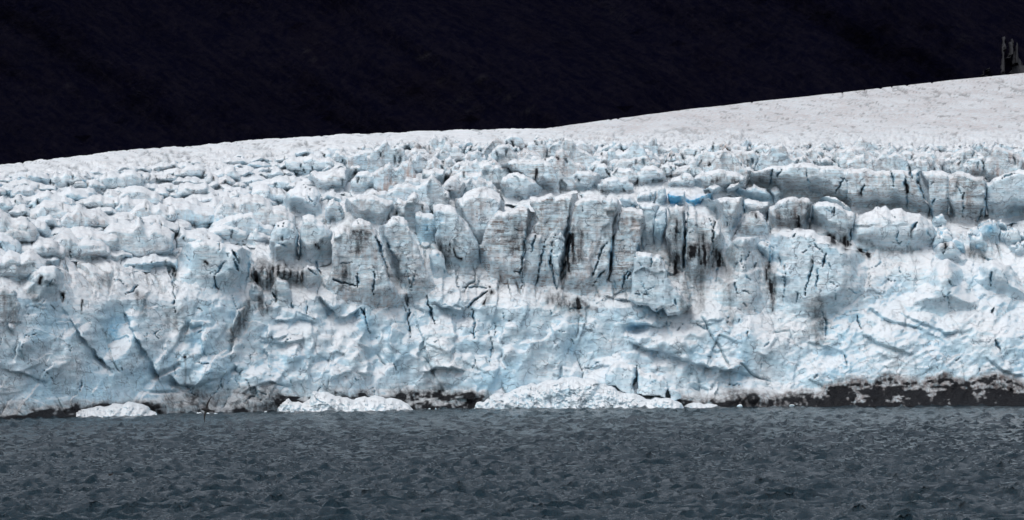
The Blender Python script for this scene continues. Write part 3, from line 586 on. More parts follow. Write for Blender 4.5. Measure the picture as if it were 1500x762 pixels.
thing('ice_column', 'layered grey ice column behind the overhanging white slab', 'ice column', [(907,312),(914,305),(928,304),(942,308),(947,330),(943,352),(932,372),(930,400),(927,440),(905,438),(888,434),(893,410),(897,390),(898,355),(906,335)], prot=3.4, grime=.55, strata=.9, lean=.05)
part([(934,300),(944,296),(956,297),(966,302),(962,330),(957,362),(948,375),(938,370),(944,330),(941,312)], prot=.5, grime=.25, strata=.3, blue=.2)
thing('ice_column', 'narrow blue ice column left of the sooty black streaked one', 'ice column', [(960,311),(968,302),(976,304),(978,330),(976,367),(966,374),(957,372),(958,335)], prot=2.6, grime=.08, blue=.6, strata=.1)
thing('ice_column', 'narrow sooty ice column with black streaks beside the black crack', 'ice column', [(979,302),(990,299),(1002,301),(1005,320),(1002,345),(1001,397),(998,412),(985,402),(975,378),(974,345),(977,320)], prot=3.4, grime=.6, dirt=.65, strata=.4, lean=.04)
thing('ice_tower', 'round shouldered ice tower with black soot low on its face, right of the black crack', 'ice tower', [(1006,320),(1009,302),(1017,303),(1030,311),(1046,320),(1056,332),(1062,348),(1060,366),(1052,384),(1040,402),(1034,424),(1015,430),(1002,407),(1005,360)], prot=4, grime=.4, dirt=.25, strata=.5, lean=.06, top=(3.5,3.5))
part([(1022,300),(1031,291),(1058,289),(1087,288),(1091,312),(1083,325),(1075,345),(1068,360),(1060,345),(1052,325),(1038,314)], prot=0, grime=.4, strata=.4)
thing('ice_block', 'small round topped ice block below the long blue slab', 'ice block', [(1092,315),(1101,309),(1112,309),(1120,316),(1125,328),(1129,338),(1124,354),(1100,358),(1076,355),(1078,340),(1086,325)], prot=3, grime=.35, strata=.6, top=(2,2.5))
part([(1090,292),(1102,293),(1118,296),(1135,298),(1127,304),(1124,320),(1110,325),(1092,316)], prot=0, grime=.5, strata=.3)
thing('ice_block', 'square dirty ice block with dark soot patches between two cracks', 'ice block', [(1127,303),(1140,294),(1160,288),(1182,290),(1192,298),(1190,312),(1186,333),(1165,348),(1132,348),(1129,335),(1125,318)], prot=2.6, grime=.6, dirt=.3, strata=.6)
thing('ice_block', 'grey ice block with sloping right shoulder between soot block and big dome', 'ice block', [(1190,300),(1208,295),(1225,298),(1240,308),(1256,315),(1250,330),(1248,364),(1230,364),(1205,347),(1187,337),(1190,315)], prot=2.6, grime=.35, strata=.4, blue=.18)
part([(1195,297),(1205,289),(1215,287),(1225,289),(1240,300),(1262,314),(1240,322),(1215,307)], prot=0, grime=.05, blue=.4, strata=.1)
thing('ice_dome', 'largest smooth grey ice dome with snowy crown, in front of the long back wall', 'ice dome', [(1250,325),(1258,315),(1268,311),(1283,302),(1297,301),(1305,308),(1314,305),(1337,312),(1356,320),(1367,331),(1374,352),(1366,370),(1340,380),(1300,378),(1270,376),(1247,364),(1248,340)], prot=4, grime=.35, strata=.25, fac=.25, flute=.05, top=(5,4), R=2.5, bulge=2)
thing('ice_cliff', 'broad pale rippled ice face below the square dirty block', 'ice cliff', [(1127,347),(1142,339),(1165,335),(1185,336),(1200,345),(1233,360),(1262,371),(1275,392),(1270,430),(1240,468),(1190,478),(1150,468),(1132,440),(1120,415),(1124,380)], melt=6, prot=4, grime=.16, blue=.25, strata=.25, fac=.35, flute=.08, lean=.35, top=(2,2), rough=.55, R=2)
thing('ice_cliff', 'pale ice face with brown drip stains, left of the rippled face', 'ice cliff', [(1060,374),(1073,353),(1085,347),(1110,346),(1120,350),(1125,365),(1123,390),(1132,440),(1120,470),(1090,480),(1050,470),(1030,445),(1036,405),(1053,387)], melt=6, prot=3.4, grime=.45, strata=.3, fac=.35, lean=.3)
part([(1108,362),(1118,353),(1128,356),(1132,370),(1130,392),(1116,380),(1106,370)], prot=6, grime=.05, blue=.3, name='ice_nose', strata=0)
thing('ice_slab', 'large white overhanging ice slab with a pointed right corner, in front of the columns', 'ice slab', [(932,369),(947,369),(955,371),(956,377),(962,372),(968,373),(972,383),(977,397),(983,413),(998,427),(1010,440),(1015,448),(1005,455),(990,460),(978,463),(972,451),(963,458),(953,452),(943,448),(932,447),(920,438),(925,430),(928,380)], prot=6, hang=True, grime=.12, blue=.2, strata=.25, lean=.08, R=.8, fac=.4, D=8)
# --- long wall behind
part([(1010,268),(1022,256),(1040,250),(1065,250),(1090,258),(1096,272),(1090,284),(1060,289),(1030,287),(1012,284)], prot=1.5, grime=.45, strata=.4)
thing('ice_wall', 'long pale layered ice wall behind the blue slab, its left end cracked', 'ice wall', [(1096,264),(1100,250),(1130,243),(1160,238),(1180,238),(1200,243),(1250,245),(1256,262),(1250,312),(1222,308),(1190,296),(1145,292),(1120,285),(1096,278)], prot=4, grime=.42, strata=.6, fac=.3, flute=.12, lean=.1)
thing('ice_wall', 'straight layered ice wall with short black fissures behind the big dome', 'ice wall', [(1243,247),(1275,248),(1310,249),(1345,248),(1346,264),(1352,286),(1362,303),(1366,327),(1340,322),(1300,316),(1260,318),(1238,312),(1242,280)], prot=4, grime=.42, strata=.75, fac=.25, flute=.12, lean=.1)
thing('ice_wall', 'wedge of layered back wall right of the long bent crack', 'ice wall', [(1347,250),(1365,249),(1385,252),(1390,256),(1390,280),(1388,300),(1394,327),(1370,332),(1364,305),(1353,288),(1346,265)], prot=4.3, grime=.36, strata=.6, fac=.3, flute=.12, lean=.1)
thing('ice_wall', 'dirty layered part of the back wall left of the straight black crack', 'ice wall', [(1389,257),(1402,251),(1420,254),(1440,258),(1446,275),(1445,300),(1442,332),(1425,338),(1400,333),(1391,316),(1390,285)], prot=4.2, grime=.55, strata=.8, dirt=.12, fac=.3, flute=.12, lean=.1)
thing('ice_wall', 'smooth pale end of the back wall at the right edge of the view', 'ice wall', [(1445,267),(1460,259),(1485,251),(1500,249),(1560,250),(1560,332),(1500,327),(1470,332),(1445,334),(1444,300)], prot=4.5, grime=.2, strata=.3, blue=.15, fac=.25, flute=.05, lean=.1)
# --- blue blocks in the middle
thing('ice_block', 'vivid blue ice block left of the white capped slab', 'ice block', [(978,284),(988,278),(1003,280),(1004,299),(990,302),(980,300)], prot=6, grime=0, blue=1.0, strata=0, foot=305, lean=.02)
thing('ice_block', 'vivid blue broken ice ridge beneath the small white cap', 'ice block', [(1003,287),(1015,288),(1030,284),(1048,281),(1042,291),(1028,300),(1015,304),(1003,300)], prot=5, grime=0, blue=.95, strata=0, foot=305)
thing('ice_block', 'small flat white ice cap above the vivid blue ice', 'ice block', [(1028,277),(1040,272),(1055,273),(1060,279),(1050,284),(1030,282)], prot=4, grime=0, blue=.05, strata=0, foot=300)
thing('ice_slab', 'long pale blue ice slab with jagged top in front of the long wall', 'ice slab', [(1072,284),(1082,272),(1095,275),(1105,269),(1115,275),(1122,276),(1128,284),(1134,296),(1125,300),(1105,295),(1090,291)], prot=5, grime=.05, blue=.5, strata=.1, foot=302)
part([(1127,278),(1138,273),(1145,282),(1147,292),(1135,299),(1128,287)], prot=5, blue=.45, grime=.05, foot=302)
part([(1060,278),(1070,270),(1082,266),(1085,274),(1076,283),(1066,287)], prot=5, blue=.3, grime=.05, foot=302)
part([(930,293),(938,280),(950,279),(962,280),(958,297),(945,299),(934,300)], prot=3, blue=.35, grime=.2)
thing('ice_spire', 'thin pointed ice spire beside the vivid blue block', 'ice spire', [(960,300),(963,283),(970,272),(974,275),(977,290),(978,302),(968,305)], prot=4, blue=.2, grime=.15, strata=.1, top=(1,1), R=.8)
part([(905,293),(913,286),(921,286),(928,292),(934,301),(925,307),(912,306)], prot=3, blue=.5, grime=.05)
part([(875,270),(885,262),(900,258),(920,258),(928,270),(931,292),(915,290),(890,288),(880,290)], prot=2, grime=.5, blue=.2, crk=2)
part([(933,252),(945,243),(960,243),(972,250),(978,262),(976,274),(965,278),(950,280),(938,282),(932,270)], prot=2, grime=.45, crk=1)
part([(976,270),(985,260),(1000,254),(1010,254),(1018,262),(1015,282),(1000,283),(980,283)], prot=2, grime=.4, crk=1)
part([(826,255),(840,250),(860,250),(878,255),(883,268),(875,277),(865,287),(845,286),(828,283),(825,268)], prot=2, grime=.45, crk=2)
thing('ice_block', 'big layered ice block with one black stain near its top, above the flat topped wall', 'ice block', [(725,245),(745,236),(765,232),(790,233),(808,240),(815,255),(820,275),(823,287),(800,290),(775,292),(745,268),(726,264)], prot=3, grime=.35, strata=.8)
part([(735,262),(745,254),(758,252),(770,258),(785,266),(795,275),(801,286),(780,293),(772,302),(740,300),(732,283)], prot=2.5, grime=.15, blue=.2)
part([(617,275),(619,255),(625,248),(640,246),(652,250),(656,262),(648,274),(630,284)], prot=2, grime=.3, crk=1)
part([(626,302),(632,285),(642,273),(655,263),(670,259),(681,268),(688,279),(678,292),(668,303),(650,306)], prot=2.5, grime=.5, crk=2)
part([(601,302),(605,284),(614,280),(624,284),(630,295),(627,306),(610,307)], prot=2.5, grime=.25, blue=.3)
thing('ice_wall', 'short upright ice wall with a dark vertical stain, above the two pale towers', 'ice wall', [(508,290),(520,286),(545,285),(560,290),(575,293),(580,305),(583,320),(570,331),(540,333),(517,329),(508,312),(505,300)], prot=3, grime=.45, strata=.4, dirt=.2)
part([(576,290),(585,288),(592,298),(600,312),(594,324),(584,319),(578,302)], prot=2, blue=.45, grime=.1)
part([(475,305),(482,293),(488,290),(497,297),(503,310),(508,327),(500,338),(480,335),(476,320)], prot=2.5, grime=.4)
thing('ice_block', 'white capped ice block with fissured grey face on the upper left ice field', 'ice block', [(450,272),(453,256),(465,251),(485,247),(505,246),(520,249),(527,255),(512,264),(503,276),(505,284),(475,289),(462,281)], prot=3, grime=.4, strata=.5, crk=2, top=(2.2,5))
part([(511,282),(515,263),(525,252),(538,250),(548,253),(552,265),(547,286),(530,288),(517,288)], prot=2.5, grime=.3, blue=.2, crk=1)
part([(549,275),(557,256),(570,250),(585,252),(600,262),(606,274),(595,285),(570,290),(552,287)], prot=2, grime=.45, crk=2)
thing('ice_dome', 'smooth white ice dome left of the short upright wall', 'ice dome', [(412,302),(420,282),(432,273),(448,270),(462,275),(471,285),(466,296),(472,308),(478,316),(474,328),(450,324),(425,318)], prot=3, grime=.1, strata=.1, fac=.25, top=(4,5), R=2)
thing('ice_tower', 'white ice tower left of a deep black cleft', 'ice tower', [(402,332),(412,324),(420,322),(430,328),(436,350),(438,378),(430,392),(405,398),(390,384),(395,352)], prot=3.5, grime=.25, strata=.25, crk=1, top=(2,2.5))
thing('ice_tower', 'pointed ice tower right of a deep black cleft', 'ice tower', [(439,337),(443,316),(452,313),(465,322),(478,330),(487,340),(488,367),(480,388),(455,398),(441,388),(439,360)], prot=3.5, grime=.35, strata=.3, top=(2,2.5))
# --- left cliff
thing('ice_cliff', 'big pale blue ice face with cracked rounded brow, left of the debris blocks', 'ice cliff', [(255,385),(275,355),(293,348),(317,354),(337,361),(355,361),(367,368),(374,382),(371,400),(362,418),(345,432),(320,440),(290,445),(262,448),(250,430),(248,402)], melt=4, prot=3.5, grime=.12, blue=.25, strata=.15, lean=.18, fac=.4, top=(2,2.5), flute=.1)
for k, (pl, lb) in enumerate([([(368,402),(374,392),(382,398),(381,412),(372,416)], 'small square sooty ice block left of the debris heap'), ([(380,400),(388,392),(398,396),(401,410),(396,425),(384,428),(378,415)], 'white faced jagged ice block in the debris heap'), ([(398,420),(405,406),(420,412),(426,430),(429,455),(410,464),(397,457)], 'flat faced pale ice block under the debris heap'), ([(365,425),(372,412),(384,424),(385,445),(378,450),(368,446)], 'diamond shaped pale ice block below the sooty block'), ([(405,398),(418,392),(436,396),(441,408),(438,420),(424,414),(408,410)], 'brown gritty ice block at the top of the debris heap'), ([(441,397),(450,388),(465,395),(471,410),(465,424),(450,428),(441,416)], 'pale ice block with an oblique crack right of the debris heap'), ([(335,482),(345,455),(358,448),(364,460),(352,480),(342,498)], 'leaning dark streaked ice flake at the left of the debris heap')]):
    thing('ice_block', lb, 'ice block', pl, prot=3.5, grime=.5 if k not in (1, 2) else .25, dirt=1.0 if k in (0, 4, 6) else .6, strata=.2, fac=.6, R=.7, top=(.8, .8))
thing('ice_cliff', 'arched white ice brow with brown hollows at the left edge', 'ice cliff', [(28,422),(32,405),(42,396),(60,390),(80,389),(92,398),(102,412),(98,440),(75,452),(50,448),(30,444)], melt=3, prot=3, grime=.2, blue=.2, strata=.1, fac=.6, top=(2,2.5))
part([(-20,450),(-10,425),(5,418),(20,425),(28,445),(25,480),(0,490)], prot=3, grime=.4, dirt=.2)
# --- right, below the dome
thing('ice_block', 'grey ridged ice block right of the big dome', 'ice block', [(1362,372),(1370,358),(1385,354),(1400,356),(1412,366),(1425,382),(1420,394),(1385,392),(1365,388)], melt=2.5, prot=3.5, grime=.35, blue=.15, strata=.2, fac=.5)
thing('ice_mound', 'peaked grey blue ice mound under the ridged block on the right', 'ice mound', [(1308,442),(1345,412),(1372,386),(1388,379),(1408,393),(1424,414),(1445,440),(1432,462),(1380,474),(1330,468)], melt=6, prot=4, grime=.15, blue=.3, strata=.1, lean=.3, fac=.6, rough=.7, top=(5,4), R=3, flute=0)
thing('ice_mound', 'sloping grey ice mound with one dark crack near the right edge', 'ice mound', [(1420,407),(1430,396),(1450,381),(1470,388),(1500,410),(1530,425),(1530,448),(1480,446),(1440,430)], melt=4, prot=3.5, grime=.15, blue=.25, strata=.1, lean=.3, fac=.5, top=(2,2.5), R=2, flute=0)

# ------------------------------------------------------------------ hummocks of the upper ice field (parts of the glacier)
RG = random.Random(4)
def inside_any(x, y):
    for pl in traced:
        xs = [p[0] for p in pl]; ys = [p[1] for p in pl]
        if min(xs) < x < max(xs) and min(ys)+2 < y < max(ys)-4: return True
    return False
nh = 0
def hummock(cx, base, w, h, seed, drop=.8, **kw):
    n = RG.randint(5, 9); pts = []; sk = RG.uniform(-.45, .35)
    for k in range(n):
        q = k/(n-1); env = (1-abs(2*q-1)**RG.uniform(2.2, 4))*.75+.25
        pts.append((cx+(q-.5)*w+RG.uniform(-.03, .03)*w, base-h*env*RG.uniform(.55, 1.15)*(1+sk*(2*q-1))))
    pts += [(cx+w*.47, base+h*drop), (cx-w*.47, base+h*drop)]
    return piece('serac', pts, parent=glacier, seed=seed, **kw)
b = 404.0; small = []
while b > 226:
    x = -70+RG.uniform(0, 30)
    while x < 1560:
        zone_top = np.interp(x, [-60, 0, 450, 600, 800, 1000, 1500], [254, 247, 211, 199, 197, 203, 206])
        bb = zone_top+(b-226)*np.interp(x, [-60, 380, 520, 640, 1000, 1100, 1500], [.92, 1.0, .75, .56, .50, .30, .26])
        limit = RG.uniform(-22, 12)*(x < 330)+np.interp(x, [-60, 200, 300, 440, 520, 620, 1000, 1100, 1300, 1500], [402, 396, 362, 345, 330, 303, 285, 250, 250, 248])
        dep = float(np.clip((bb-zone_top)/110.0, 0, 1)); left = x < 480
        w = RG.uniform(22, 46)*(.65+(1.55 if left else .85)*dep)*RG.choice((.55, .8, 1, 1.15, 1.5)); h = w*(RG.uniform(.18, .31) if left else RG.uniform(.34, .58))
        y = bb+RG.uniform(-4, 4); xx = x+w/2
        if zone_top+7 < y-h*.6 and y < limit and not inside_any(xx, y-h*.4):
            sm = (w < 36 if left else w < 26) or nh > 258
            hummock(xx, y, w, h, nh*3+11+len(small), root=1.9, prot=(2.5+2.0*dep-3.2*max(0, dep-.75)/.25) if left else (2.2-1.2*dep), R=(.5+.4*dep if left else .3+.2*dep), top=(.9+1.2*dep, 3.5+4*dep) if left else (.7+.6*dep, 1.8), lean=.35 if left else .15, bulge=.15+.3*dep, fac=(.32+.25*dep if left else .45+.4*dep), rough=.4, flute=.22, strata=.35 if left else .55, grime=RG.uniform(.1, .6) if left else RG.uniform(.4, .95), blue=RG.choice((.05, .1, .15, .3, .5)) if left else RG.choice((.03, .08, .12, .3)), dirt=0 if left else RG.choice((0, 0, .25)), step=2.1 if w > 50 else 1.75, D=9, crk=RG.choice((0, 1, 2, 3)), cracks=left, collect=small if sm else None)
            if not sm: nh += 1
        x += w*RG.uniform(.72, 1.1)
    b -= 4.2+(b-226)*.048
if small:
    n0 = np.cumsum([0]+[len(a[0]) for a in small])
    o = mesh_np('small_serac_field', np.concatenate([a[0] for a in small]), np.concatenate([a[1]+n0[i] for i, a in enumerate(small)]), ICE, glacier, np.concatenate([a[2] for a in small])); o['kind'] = 'stuff'
# broken rubble on the right shelf
for k in range(26):
    x = RG.uniform(1376, 1515); y = np.interp(x, [1370, 1420, 1500], [348, 352, 360])+RG.uniform(-22, 14); w = RG.uniform(12, 30)
    hummock(x, y, w, w*RG.uniform(.5, .8), k*5+900, prot=2.5, R=.35, top=(.8, .9), lean=.15, fac=.5, rough=.5, flute=0, strata=0, grime=.05, blue=RG.choice((.15, .3, .5, .7)), step=1.5, D=5, cracks=False)

# ------------------------------------------------------------------ ice fallen to the waterline
def heap(label, poly, **kw):
    return thing('ice_heap', label, 'ice heap', poly, prot=5.5, root=.01, crush=.5, step=1.05, top=(3, 4), lean=.55, fac=.8, rough=1.5, flute=0, strata=0, R=1.4, grime=.30, D=9, cracks=True, bulge=1.5, **kw)
heap('heap of crushed white ice at the waterline with a rounded knob at its left', [(402,611),(405,590),(408,580),(421,576),(428,584),(445,587),(456,575),(475,573),(497,580),(517,586),(540,583),(557,581),(575,583),(592,589),(612,610),(500,611)], blue=.12)
heap('longest heap of crushed white and blue ice along the waterline below the split block', [(688,607),(698,580),(720,576),(745,573),(770,564),(800,557),(830,553),(862,553),(882,562),(905,572),(935,578),(960,581),(990,586),(1020,590),(1050,593),(1088,605),(1000,607),(850,608)], blue=.28)
heap('small heap of white ice at the waterline on the far left', [(90,619),(100,602),(118,597),(140,593),(165,591),(195,590),(215,596),(238,613),(228,616),(160,619)], blue=.15)
thing('ice_block', 'left larger half of the split white block above the longest heap', 'ice block', [(886,548),(893,537),(902,530),(918,532),(933,537),(932,552),(930,578),(910,576),(888,566)], root=.01, prot=5.5, grime=.03, blue=.18, strata=.1, R=.7, fac=.3, lean=.5, flute=0, top=(1.5,1.5))
thing('ice_block', 'right half of the split white block above the longest heap', 'ice block', [(935,539),(955,545),(975,554),(979,570),(974,584),(933,579),(934,552)], root=.01, prot=5.5, grime=.03, blue=.18, strata=.1, R=.7, fac=.3, lean=.5, flute=0, top=(1.5,1.5))
thing('ice_block', 'small fallen ice block at the lower right corner of the split block', 'ice block', [(978,572),(984,566),(994,572),(998,584),(984,588)], root=.01, prot=5.5, grime=.03, blue=.2, strata=0, R=.5, fac=.3, lean=.3, flute=0, top=(.8,.6))

def chunk_mesh(seed, sx, sy, sz):
    bm = bmesh.new(); bmesh.ops.create_icosphere(bm, subdivisions=3, radius=1)
    co = np.array([v.co[:] for v in bm.verts]); rg = np.random.default_rng(seed)
    N = rg.normal(size=(9, 3)); N /= np.linalg.norm(N, axis=1)[:, None]; D = rg.uniform(.6, .95, 9)
    for n_, d_ in zip(N, D):                     # flat broken faces
        e = np.maximum(co@n_-d_, 0); co -= .85*e[:, None]*n_
    co *= (1+.10*fbm(co[:, 0]+seed, co[:, 1], co[:, 2], .7, 3))[:, None]
    co *= np.array([sx, sy, sz])
    F = np.array([[v.index for v in f.verts] for f in bm.faces]); bm.free()
    return co, F
def chunk(px, py, wpx, hpx, seed, label, group=None, blue=.15, name='ice_chunk', dirt=0.0):
    Yp = CAMH*FPX/(py-PY0); x, z = unproj(px, py, Yp); m = Yp/FPX
    V_, F_ = chunk_mesh(seed, wpx*m/2, wpx*m*.45, hpx*m*.62)
    wr = np.tile(np.array([[dirt, .05, blue, 0]]), (len(V_), 1))
    o = mesh_np(name, V_, F_, ICE, None, wr, smooth=False); o.location = (x, Yp, hpx*m*.28); o.rotation_euler = (0, 0, RG.uniform(0, 6))
    return tag(o, label, 'ice chunk', group)
chunk(1160, 596.5, 9, 5, 3, 'white floating ice chunk below the dark silt band, right of the middle')
chunk(1166, 596.2, 6, 6, 4, 'pointed pale ice chunk touching the white floating chunk on the right')
chunk(1084, 597.5, 10, 6, 5, 'round blue white ice chunk at the right end of the longest heap', blue=.35)
chunk(428, 604.6, 8, 4, 8, 'pale ice chunk afloat under the rounded knob of the white heap')
chunk(389, 604.5, 5, 3, 9, 'smaller ice chunk afloat left of the rounded knob')
chunk(202, 625, 3, 1.6, 13, 'single white ice fragment out on the open water at left')
chunk(340, 618, 3, 1.3, 14, 'tiny white ice fragment on the water right of the big flying bird')
chunk(156, 611.5, 13, 5, 15, 'wide flat white ice chunk floating before the far left heap')
for k in range(30):
    a = RG.random()
    px = RG.choice((RG.uniform(150, 320), RG.uniform(150, 320), RG.uniform(700, 1080), RG.uniform(400, 640)))
    py = float(wl(px))+RG.uniform(.3, 1.8)
    chunk(px, py, RG.uniform(2.5, 7), RG.uniform(1.4, 3.2), 20+k, 'small white brash ice piece floating at the foot of the ice cliff', 'brash ice along the foot of the cliff', blue=RG.uniform(.02, .3))
STONE = plain('dark_stone', (.02, .02, .022), .8)
for k, (px, py, w, lb) in enumerate([(258, 523, 2.4, 'leftmost dark stone stuck in the white ice patch on the left'), (271, 523, 4.6, 'largest dark stone stuck in the white ice patch, between the two others'), (279, 522.5, 3.2, 'rightmost dark stone stuck in the white ice patch on the left')]):
    Yp = float(SY(np.array(px), np.array(py)))-1.9; m = Yp/FPX; x, z = unproj(px, py, Yp)
    V_, F_ = chunk_mesh(70+k, w*m/2, w*m*1.6, w*m*.42); o = mesh_np('stone', V_, F_, STONE, smooth=False); o.location = (x, Yp, z); tag(o, lb, 'stone', 'dark stones in the white ice patch')

# ------------------------------------------------------------------ sea
py_r = np.concatenate([np.linspace(1500, 830, 20)[:-1], np.linspace(830, 592, 500), np.linspace(590, 575, 6)])
Yr = CAMH*FPX/(py_r-PY0); pc = np.concatenate([np.linspace(-900, -60, 60)[:-1], np.linspace(-60, 1560, 560), np.linspace(1560, 2400, 60)[1:]])
Yg = np.repeat(Yr[:, None], len(pc), 1); Xg = (pc[None]-750)*Yg/FPX
rg = np.random.default_rng(11); Zg = np.zeros(Yg.shape); Xs = np.zeros(Yg.shape); Ys = np.zeros(Yg.shape)
Xw_ = Xg+1.6*fbm(Xg, Yg*.6, Xg*0, 9, 2, .5, 71); Yw_ = Yg+2.2*fbm(Xg, Yg*.6, Xg*0, 11, 2, .5, 72)
for k in range(40):
    lam = 1.6*(6.5/1.6)**rg.random(); th = -math.pi/2+.45+rg.normal()*.55; kk = 2*math.pi/lam; A = .0225*lam**.9*rg.uniform(.5, 1.3)
    ph = kk*(Xw_*math.cos(th)+Yw_*math.sin(th))+rg.uniform(0, 6.28)
    Zg += A*np.cos(ph); Xs -= .9*A*math.cos(th)*np.sin(ph); Ys -= .9*A*math.sin(th)*np.sin(ph)
gust = .85+.3*fbm(Xg, Yg*.35, Xg*0, 40, 3, .5, 74)
Zg *= gust; Zg += .10*fbm(Xg, Yg*.7, Xg*0, 3.0, 3, .55, 75)*gust
fade = sst(580, 592, py_r)[:, None]
sea = mesh_np('sea', np.stack([Xg+Xs, Yg+Ys, Zg*fade], -1).reshape(-1, 3), gridF(*Yg.shape)[:, ::1], WATER)
tag(sea, 'dark slate grey choppy sea water', kind='structure')

# ------------------------------------------------------------------ mountain side behind
mx = np.linspace(-700, 900, 420); ms = np.linspace(0, 1, 260)**1.15
MX = np.repeat(mx[None], len(ms), 0); up = ms[:, None]*520-40
MY = 1820+up*1.35+MX*.22*0+0*up; MX2 = MX
d = MX*.55+up*.85; a_ = -MX*.85*.5+up*.5
gul = fbm(d*.5, a_*.12, MX*0, 26, 5, .58, 81); rib = 1-np.abs(fbm(d, a_*.08, MX*0, 14, 3, .5, 83))
crag, _ = facet(MX+.4*up, up*1.2, 18, 5); crag2, _ = facet(MX, up, 6, 6)
MYd = MY-(gul*16+rib*6+crag*1.5+crag2*.8)-fbm(MX, up, MX*0, 120, 2, .5, 85)*40
MZ = up+gul*3
ppx, ppy = toPx(MX, MYd, MZ)
veins = np.zeros(MX.shape)
for pl, hw, s_ in [([(615,75),(640,110),(665,130),(682,155),(698,170)],1.6,.9),([(665,80),(700,112),(735,138),(770,160),(800,178)],1.3,.7),([(440,70),(465,95),(480,105)],1.5,.6),([(95,120),(130,145),(150,155)],1.5,.6),([(1400,40),(1425,70)],2,.5),([(390,30),(420,48)],1.4,.5),([(890,2),(905,25)],7,.35),([(560,10),(580,25)],2,.5),([(200,130),(230,142)],2,.5),([(1040,40),(1060,70)],1.6,.4)]:
    dd, s2, t2 = seg_dist(ppx+2.5*pn(MX/9, up/9, MX*0, 3), ppy+2.5*pn(MX/9, up/9, MX*0, 4), pl); veins = np.maximum(veins, .6*s_*(1-sst(hw*.4, hw*1.4, dd)))
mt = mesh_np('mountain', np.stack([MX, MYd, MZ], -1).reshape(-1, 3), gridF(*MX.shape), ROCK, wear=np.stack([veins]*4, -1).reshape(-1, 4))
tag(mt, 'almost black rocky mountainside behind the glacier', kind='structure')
# frozen streaks on the rock at upper right
def on_rock(px, py):
    r = np.argmin((ppx-px)**2+(ppy-py)**2); return float(MYd.ravel()[r])
GREY = NT('dirty_old_ice'); _n = GREY.noise(GREY.pos(), .5, 5); GREY.l(GREY.mix(_n, rgb(.002, .0025, .005), rgb(.011, .012, .017)), GREY.b.inputs['Base Color']); GREY.b.inputs['Roughness'].default_value = .7; GREY = GREY.m
def rockice(poly, label): return tag(piece('hanging_ice', poly, mat=GREY, seed=int(poly[0][0]) % 97, Yabs=on_rock(*poly[0])-2.5, R=.5, top=(.6, .6), lean=1.32, bulge=.2, fac=.25, rough=.5, D=14, root=.01, step=.9, amp=1.2, cracks=False), label, 'ice patch')
rockice([(1440,100),(1441,91),(1444,86),(1447,95),(1449,103),(1447,112),(1442,112)], 'small pointed grey ice patch on the black rock above the skyline at right')
for k, (pl, lb) in enumerate([([(1467,108),(1469,85),(1468,55),(1472,52),(1474,70),(1472,95),(1472,108)], 'leftmost long grey ice streak on the black rock at upper right'), ([(1476,85),(1478,62),(1483,56),(1484,72),(1480,84)], 'short grey ice streak between two longer ones on the rock'), ([(1483,95),(1485,72),(1490,62),(1492,80),(1498,95),(1496,100),(1490,90),(1486,96)], 'forked grey ice streak on the rock at the right edge'), ([(1478,106),(1484,98),(1492,95),(1500,96),(1510,95),(1510,108)], 'low band of grey ice at the foot of the rock at right')]):
    rockice(pl, lb)

# ------------------------------------------------------------------ sea birds
DARKF = plain('dark_feathers', (.009, .009, .010), .9, .3, 20); GREYF = plain('pale_feathers', (.30, .30, .31), .8, .2, 20); BROWNF = plain('brown_feathers', (.045, .032, .028), .8, .4, 14); BILL = plain('bill_horn', (.05, .045, .04), .4)
def loft(rings, close=True):
    """rings: list of (centre, right, up) -> one closed tapering tube"""
    n = 8; V_ = []; F_ = []
    for c, rx, ru in rings:
        for k in range(n):
            a = 2*math.pi*k/n; V_.append(tuple(np.array(c)+np.array(rx)*math.cos(a)+np.array(ru)*math.sin(a)))
    for i in range(len(rings)-1):
        for k in range(n): F_.append((i*n+k, i*n+(k+1) % n, (i+1)*n+(k+1) % n, (i+1)*n+k))
    F_ = np.array(F_); return np.array(V_), F_
def add(name, V_, F_, mat, parent):
    o = mesh_np(name, V_, F_, mat, parent); return o
def bird_body(parent, mat, L=.45):
    st = [(-.5, .004, .004, .02), (-.46, .05, .012, .01), (-.32, .06, .035, .0), (-.1, .10, .10, -.01), (.1, .115, .115, -.01), (.25, .09, .09, .01), (.32, .06, .062, .03), (.39, .062, .062, .045), (.45, .045, .045, .045), (.49, .008, .008, .04)]
    V_, F_ = loft([((0, y*L*1.0, z*L), (rx*L*1.35, 0, 0), (0, 0, rz*L*1.35)) for y, rx, rz, z in st]); add('body', V_, F_, mat, parent)
    V_, F_ = loft([((0, .47*L, .035*L), (.02*L, 0, 0), (0, 0, .022*L)), ((0, .54*L, .03*L), (.013*L, 0, 0), (0, 0, .015*L)), ((0, .59*L, .012*L), (.003*L, 0, 0), (0, 0, .003*L))]); add('bill', V_, F_, BILL, parent)
def wing(parent, side, span, mat, lift=.12):
    st = [(0.0, .10, .20, .018, 0), (.22, .13, .19, .016, .6), (.45, .10, .15, .012, 1.0), (.75, .0, .10, .008, .8), (.95, -.10, .045, .005, .55), (1.0, -.14, .008, .003, .5)]
    V_, F_ = loft([((side*(.03+s_*span), yo*span*.6, lift*up_*span*.5+.02), (0, ch*span*.42, 0), (0, 0, th*span)) for s_, yo, ch, th, up_ in st]); add('wing', V_, F_, mat, parent)
def flying(name, label, px, py, Yp, span, rot, mat):
    r = bpy.data.objects.new(name, None); COL.objects.link(r); x, z = unproj(px, py, Yp); r.location = (x, Yp, z); r.rotation_euler = rot
    bird_body(r, mat, span*.42); wing(r, 1, span*.48, mat); wing(r, -1, span*.48, mat)
    V_, F_ = loft([((0, -.17*span, .005), (.025*span, 0, 0), (0, 0, .008*span)), ((0, -.24*span, .006), (.045*span, 0, 0), (0, 0, .004*span)), ((0, -.26*span, .006), (.03*span, 0, 0), (0, 0, .002*span))]); add('tail', V_, F_, mat, r)
    return tag(r, label, 'bird')
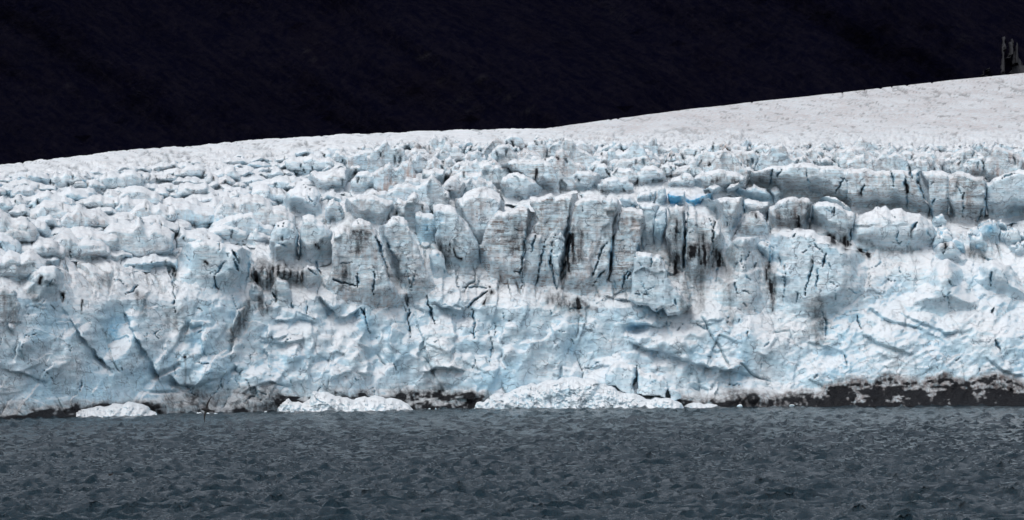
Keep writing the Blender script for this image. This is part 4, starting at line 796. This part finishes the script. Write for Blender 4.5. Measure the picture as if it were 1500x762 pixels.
flying('seabird', 'big dark seabird banking with upright wings low over the water at left', 303.5, 601, 186, 1.12, (math.radians(20), math.radians(-62), math.radians(65)), DARKF)
flying('seabird', 'tiny dark seabird skimming the water before the white heap', 515, 611.5, 560, .62, (math.radians(10), math.radians(20), math.radians(80)), DARKF)
r = bpy.data.objects.new('seabird', None); COL.objects.link(r); Yp = CAMH*FPX/(698.5-PY0); x, z = unproj(162, 698.5, Yp); r.location = (x, Yp, .22); r.rotation_euler = (0, 0, math.radians(-78))
tag(r, 'brown seabird sitting on the open water at lower left', 'bird')
L = .62
V_, F_ = loft([((0, y*L, z*L), (rx*L, 0, 0), (0, 0, rz*L)) for y, rx, rz, z in [(-.55, .01, .01, .16), (-.45, .08, .04, .12), (-.25, .15, .12, .04), (0, .18, .17, .02), (.2, .15, .16, .03), (.3, .09, .11, .12), (.36, .07, .08, .24), (.42, .085, .085, .32), (.5, .07, .07, .33), (.55, .02, .02, .32)]]); add('body', V_, F_, BROWNF, r)
V_, F_ = loft([((0, .53*L, .31*L), (.03*L, 0, 0), (0, 0, .03*L)), ((0, .62*L, .29*L), (.02*L, 0, 0), (0, 0, .018*L)), ((0, .68*L, .28*L), (.004*L, 0, 0), (0, 0, .004*L))]); add('bill', V_, F_, BILL, r)
for s_ in (-1, 1):
    V_, F_ = loft([((s_*.15*L, .2*L, .1*L), (.03*L, 0, 0), (0, 0, .05*L)), ((s_*.17*L, 0, .12*L), (.04*L, 0, 0), (0, 0, .09*L)), ((s_*.11*L, -.35*L, .16*L), (.03*L, 0, 0), (0, 0, .05*L)), ((s_*.04*L, -.62*L, .19*L), (.005*L, 0, 0), (0, 0, .005*L))]); add('wing', V_, F_, DARKF, r)
V_, F_ = loft([((0, -.42*L, .12*L), (.08*L, 0, 0), (0, 0, .05*L)), ((0, -.6*L, .12*L), (.10*L, 0, 0), (0, 0, .03*L)), ((0, -.72*L, .13*L), (.05*L, 0, 0), (0, 0, .01*L))]); add('tail', V_, F_, GREYF, r)
print('hummocks', nh, 'things', len(traced), 'tris', sum(len(o.data.polygons)*2 for o in S.objects if o.type == 'MESH'))
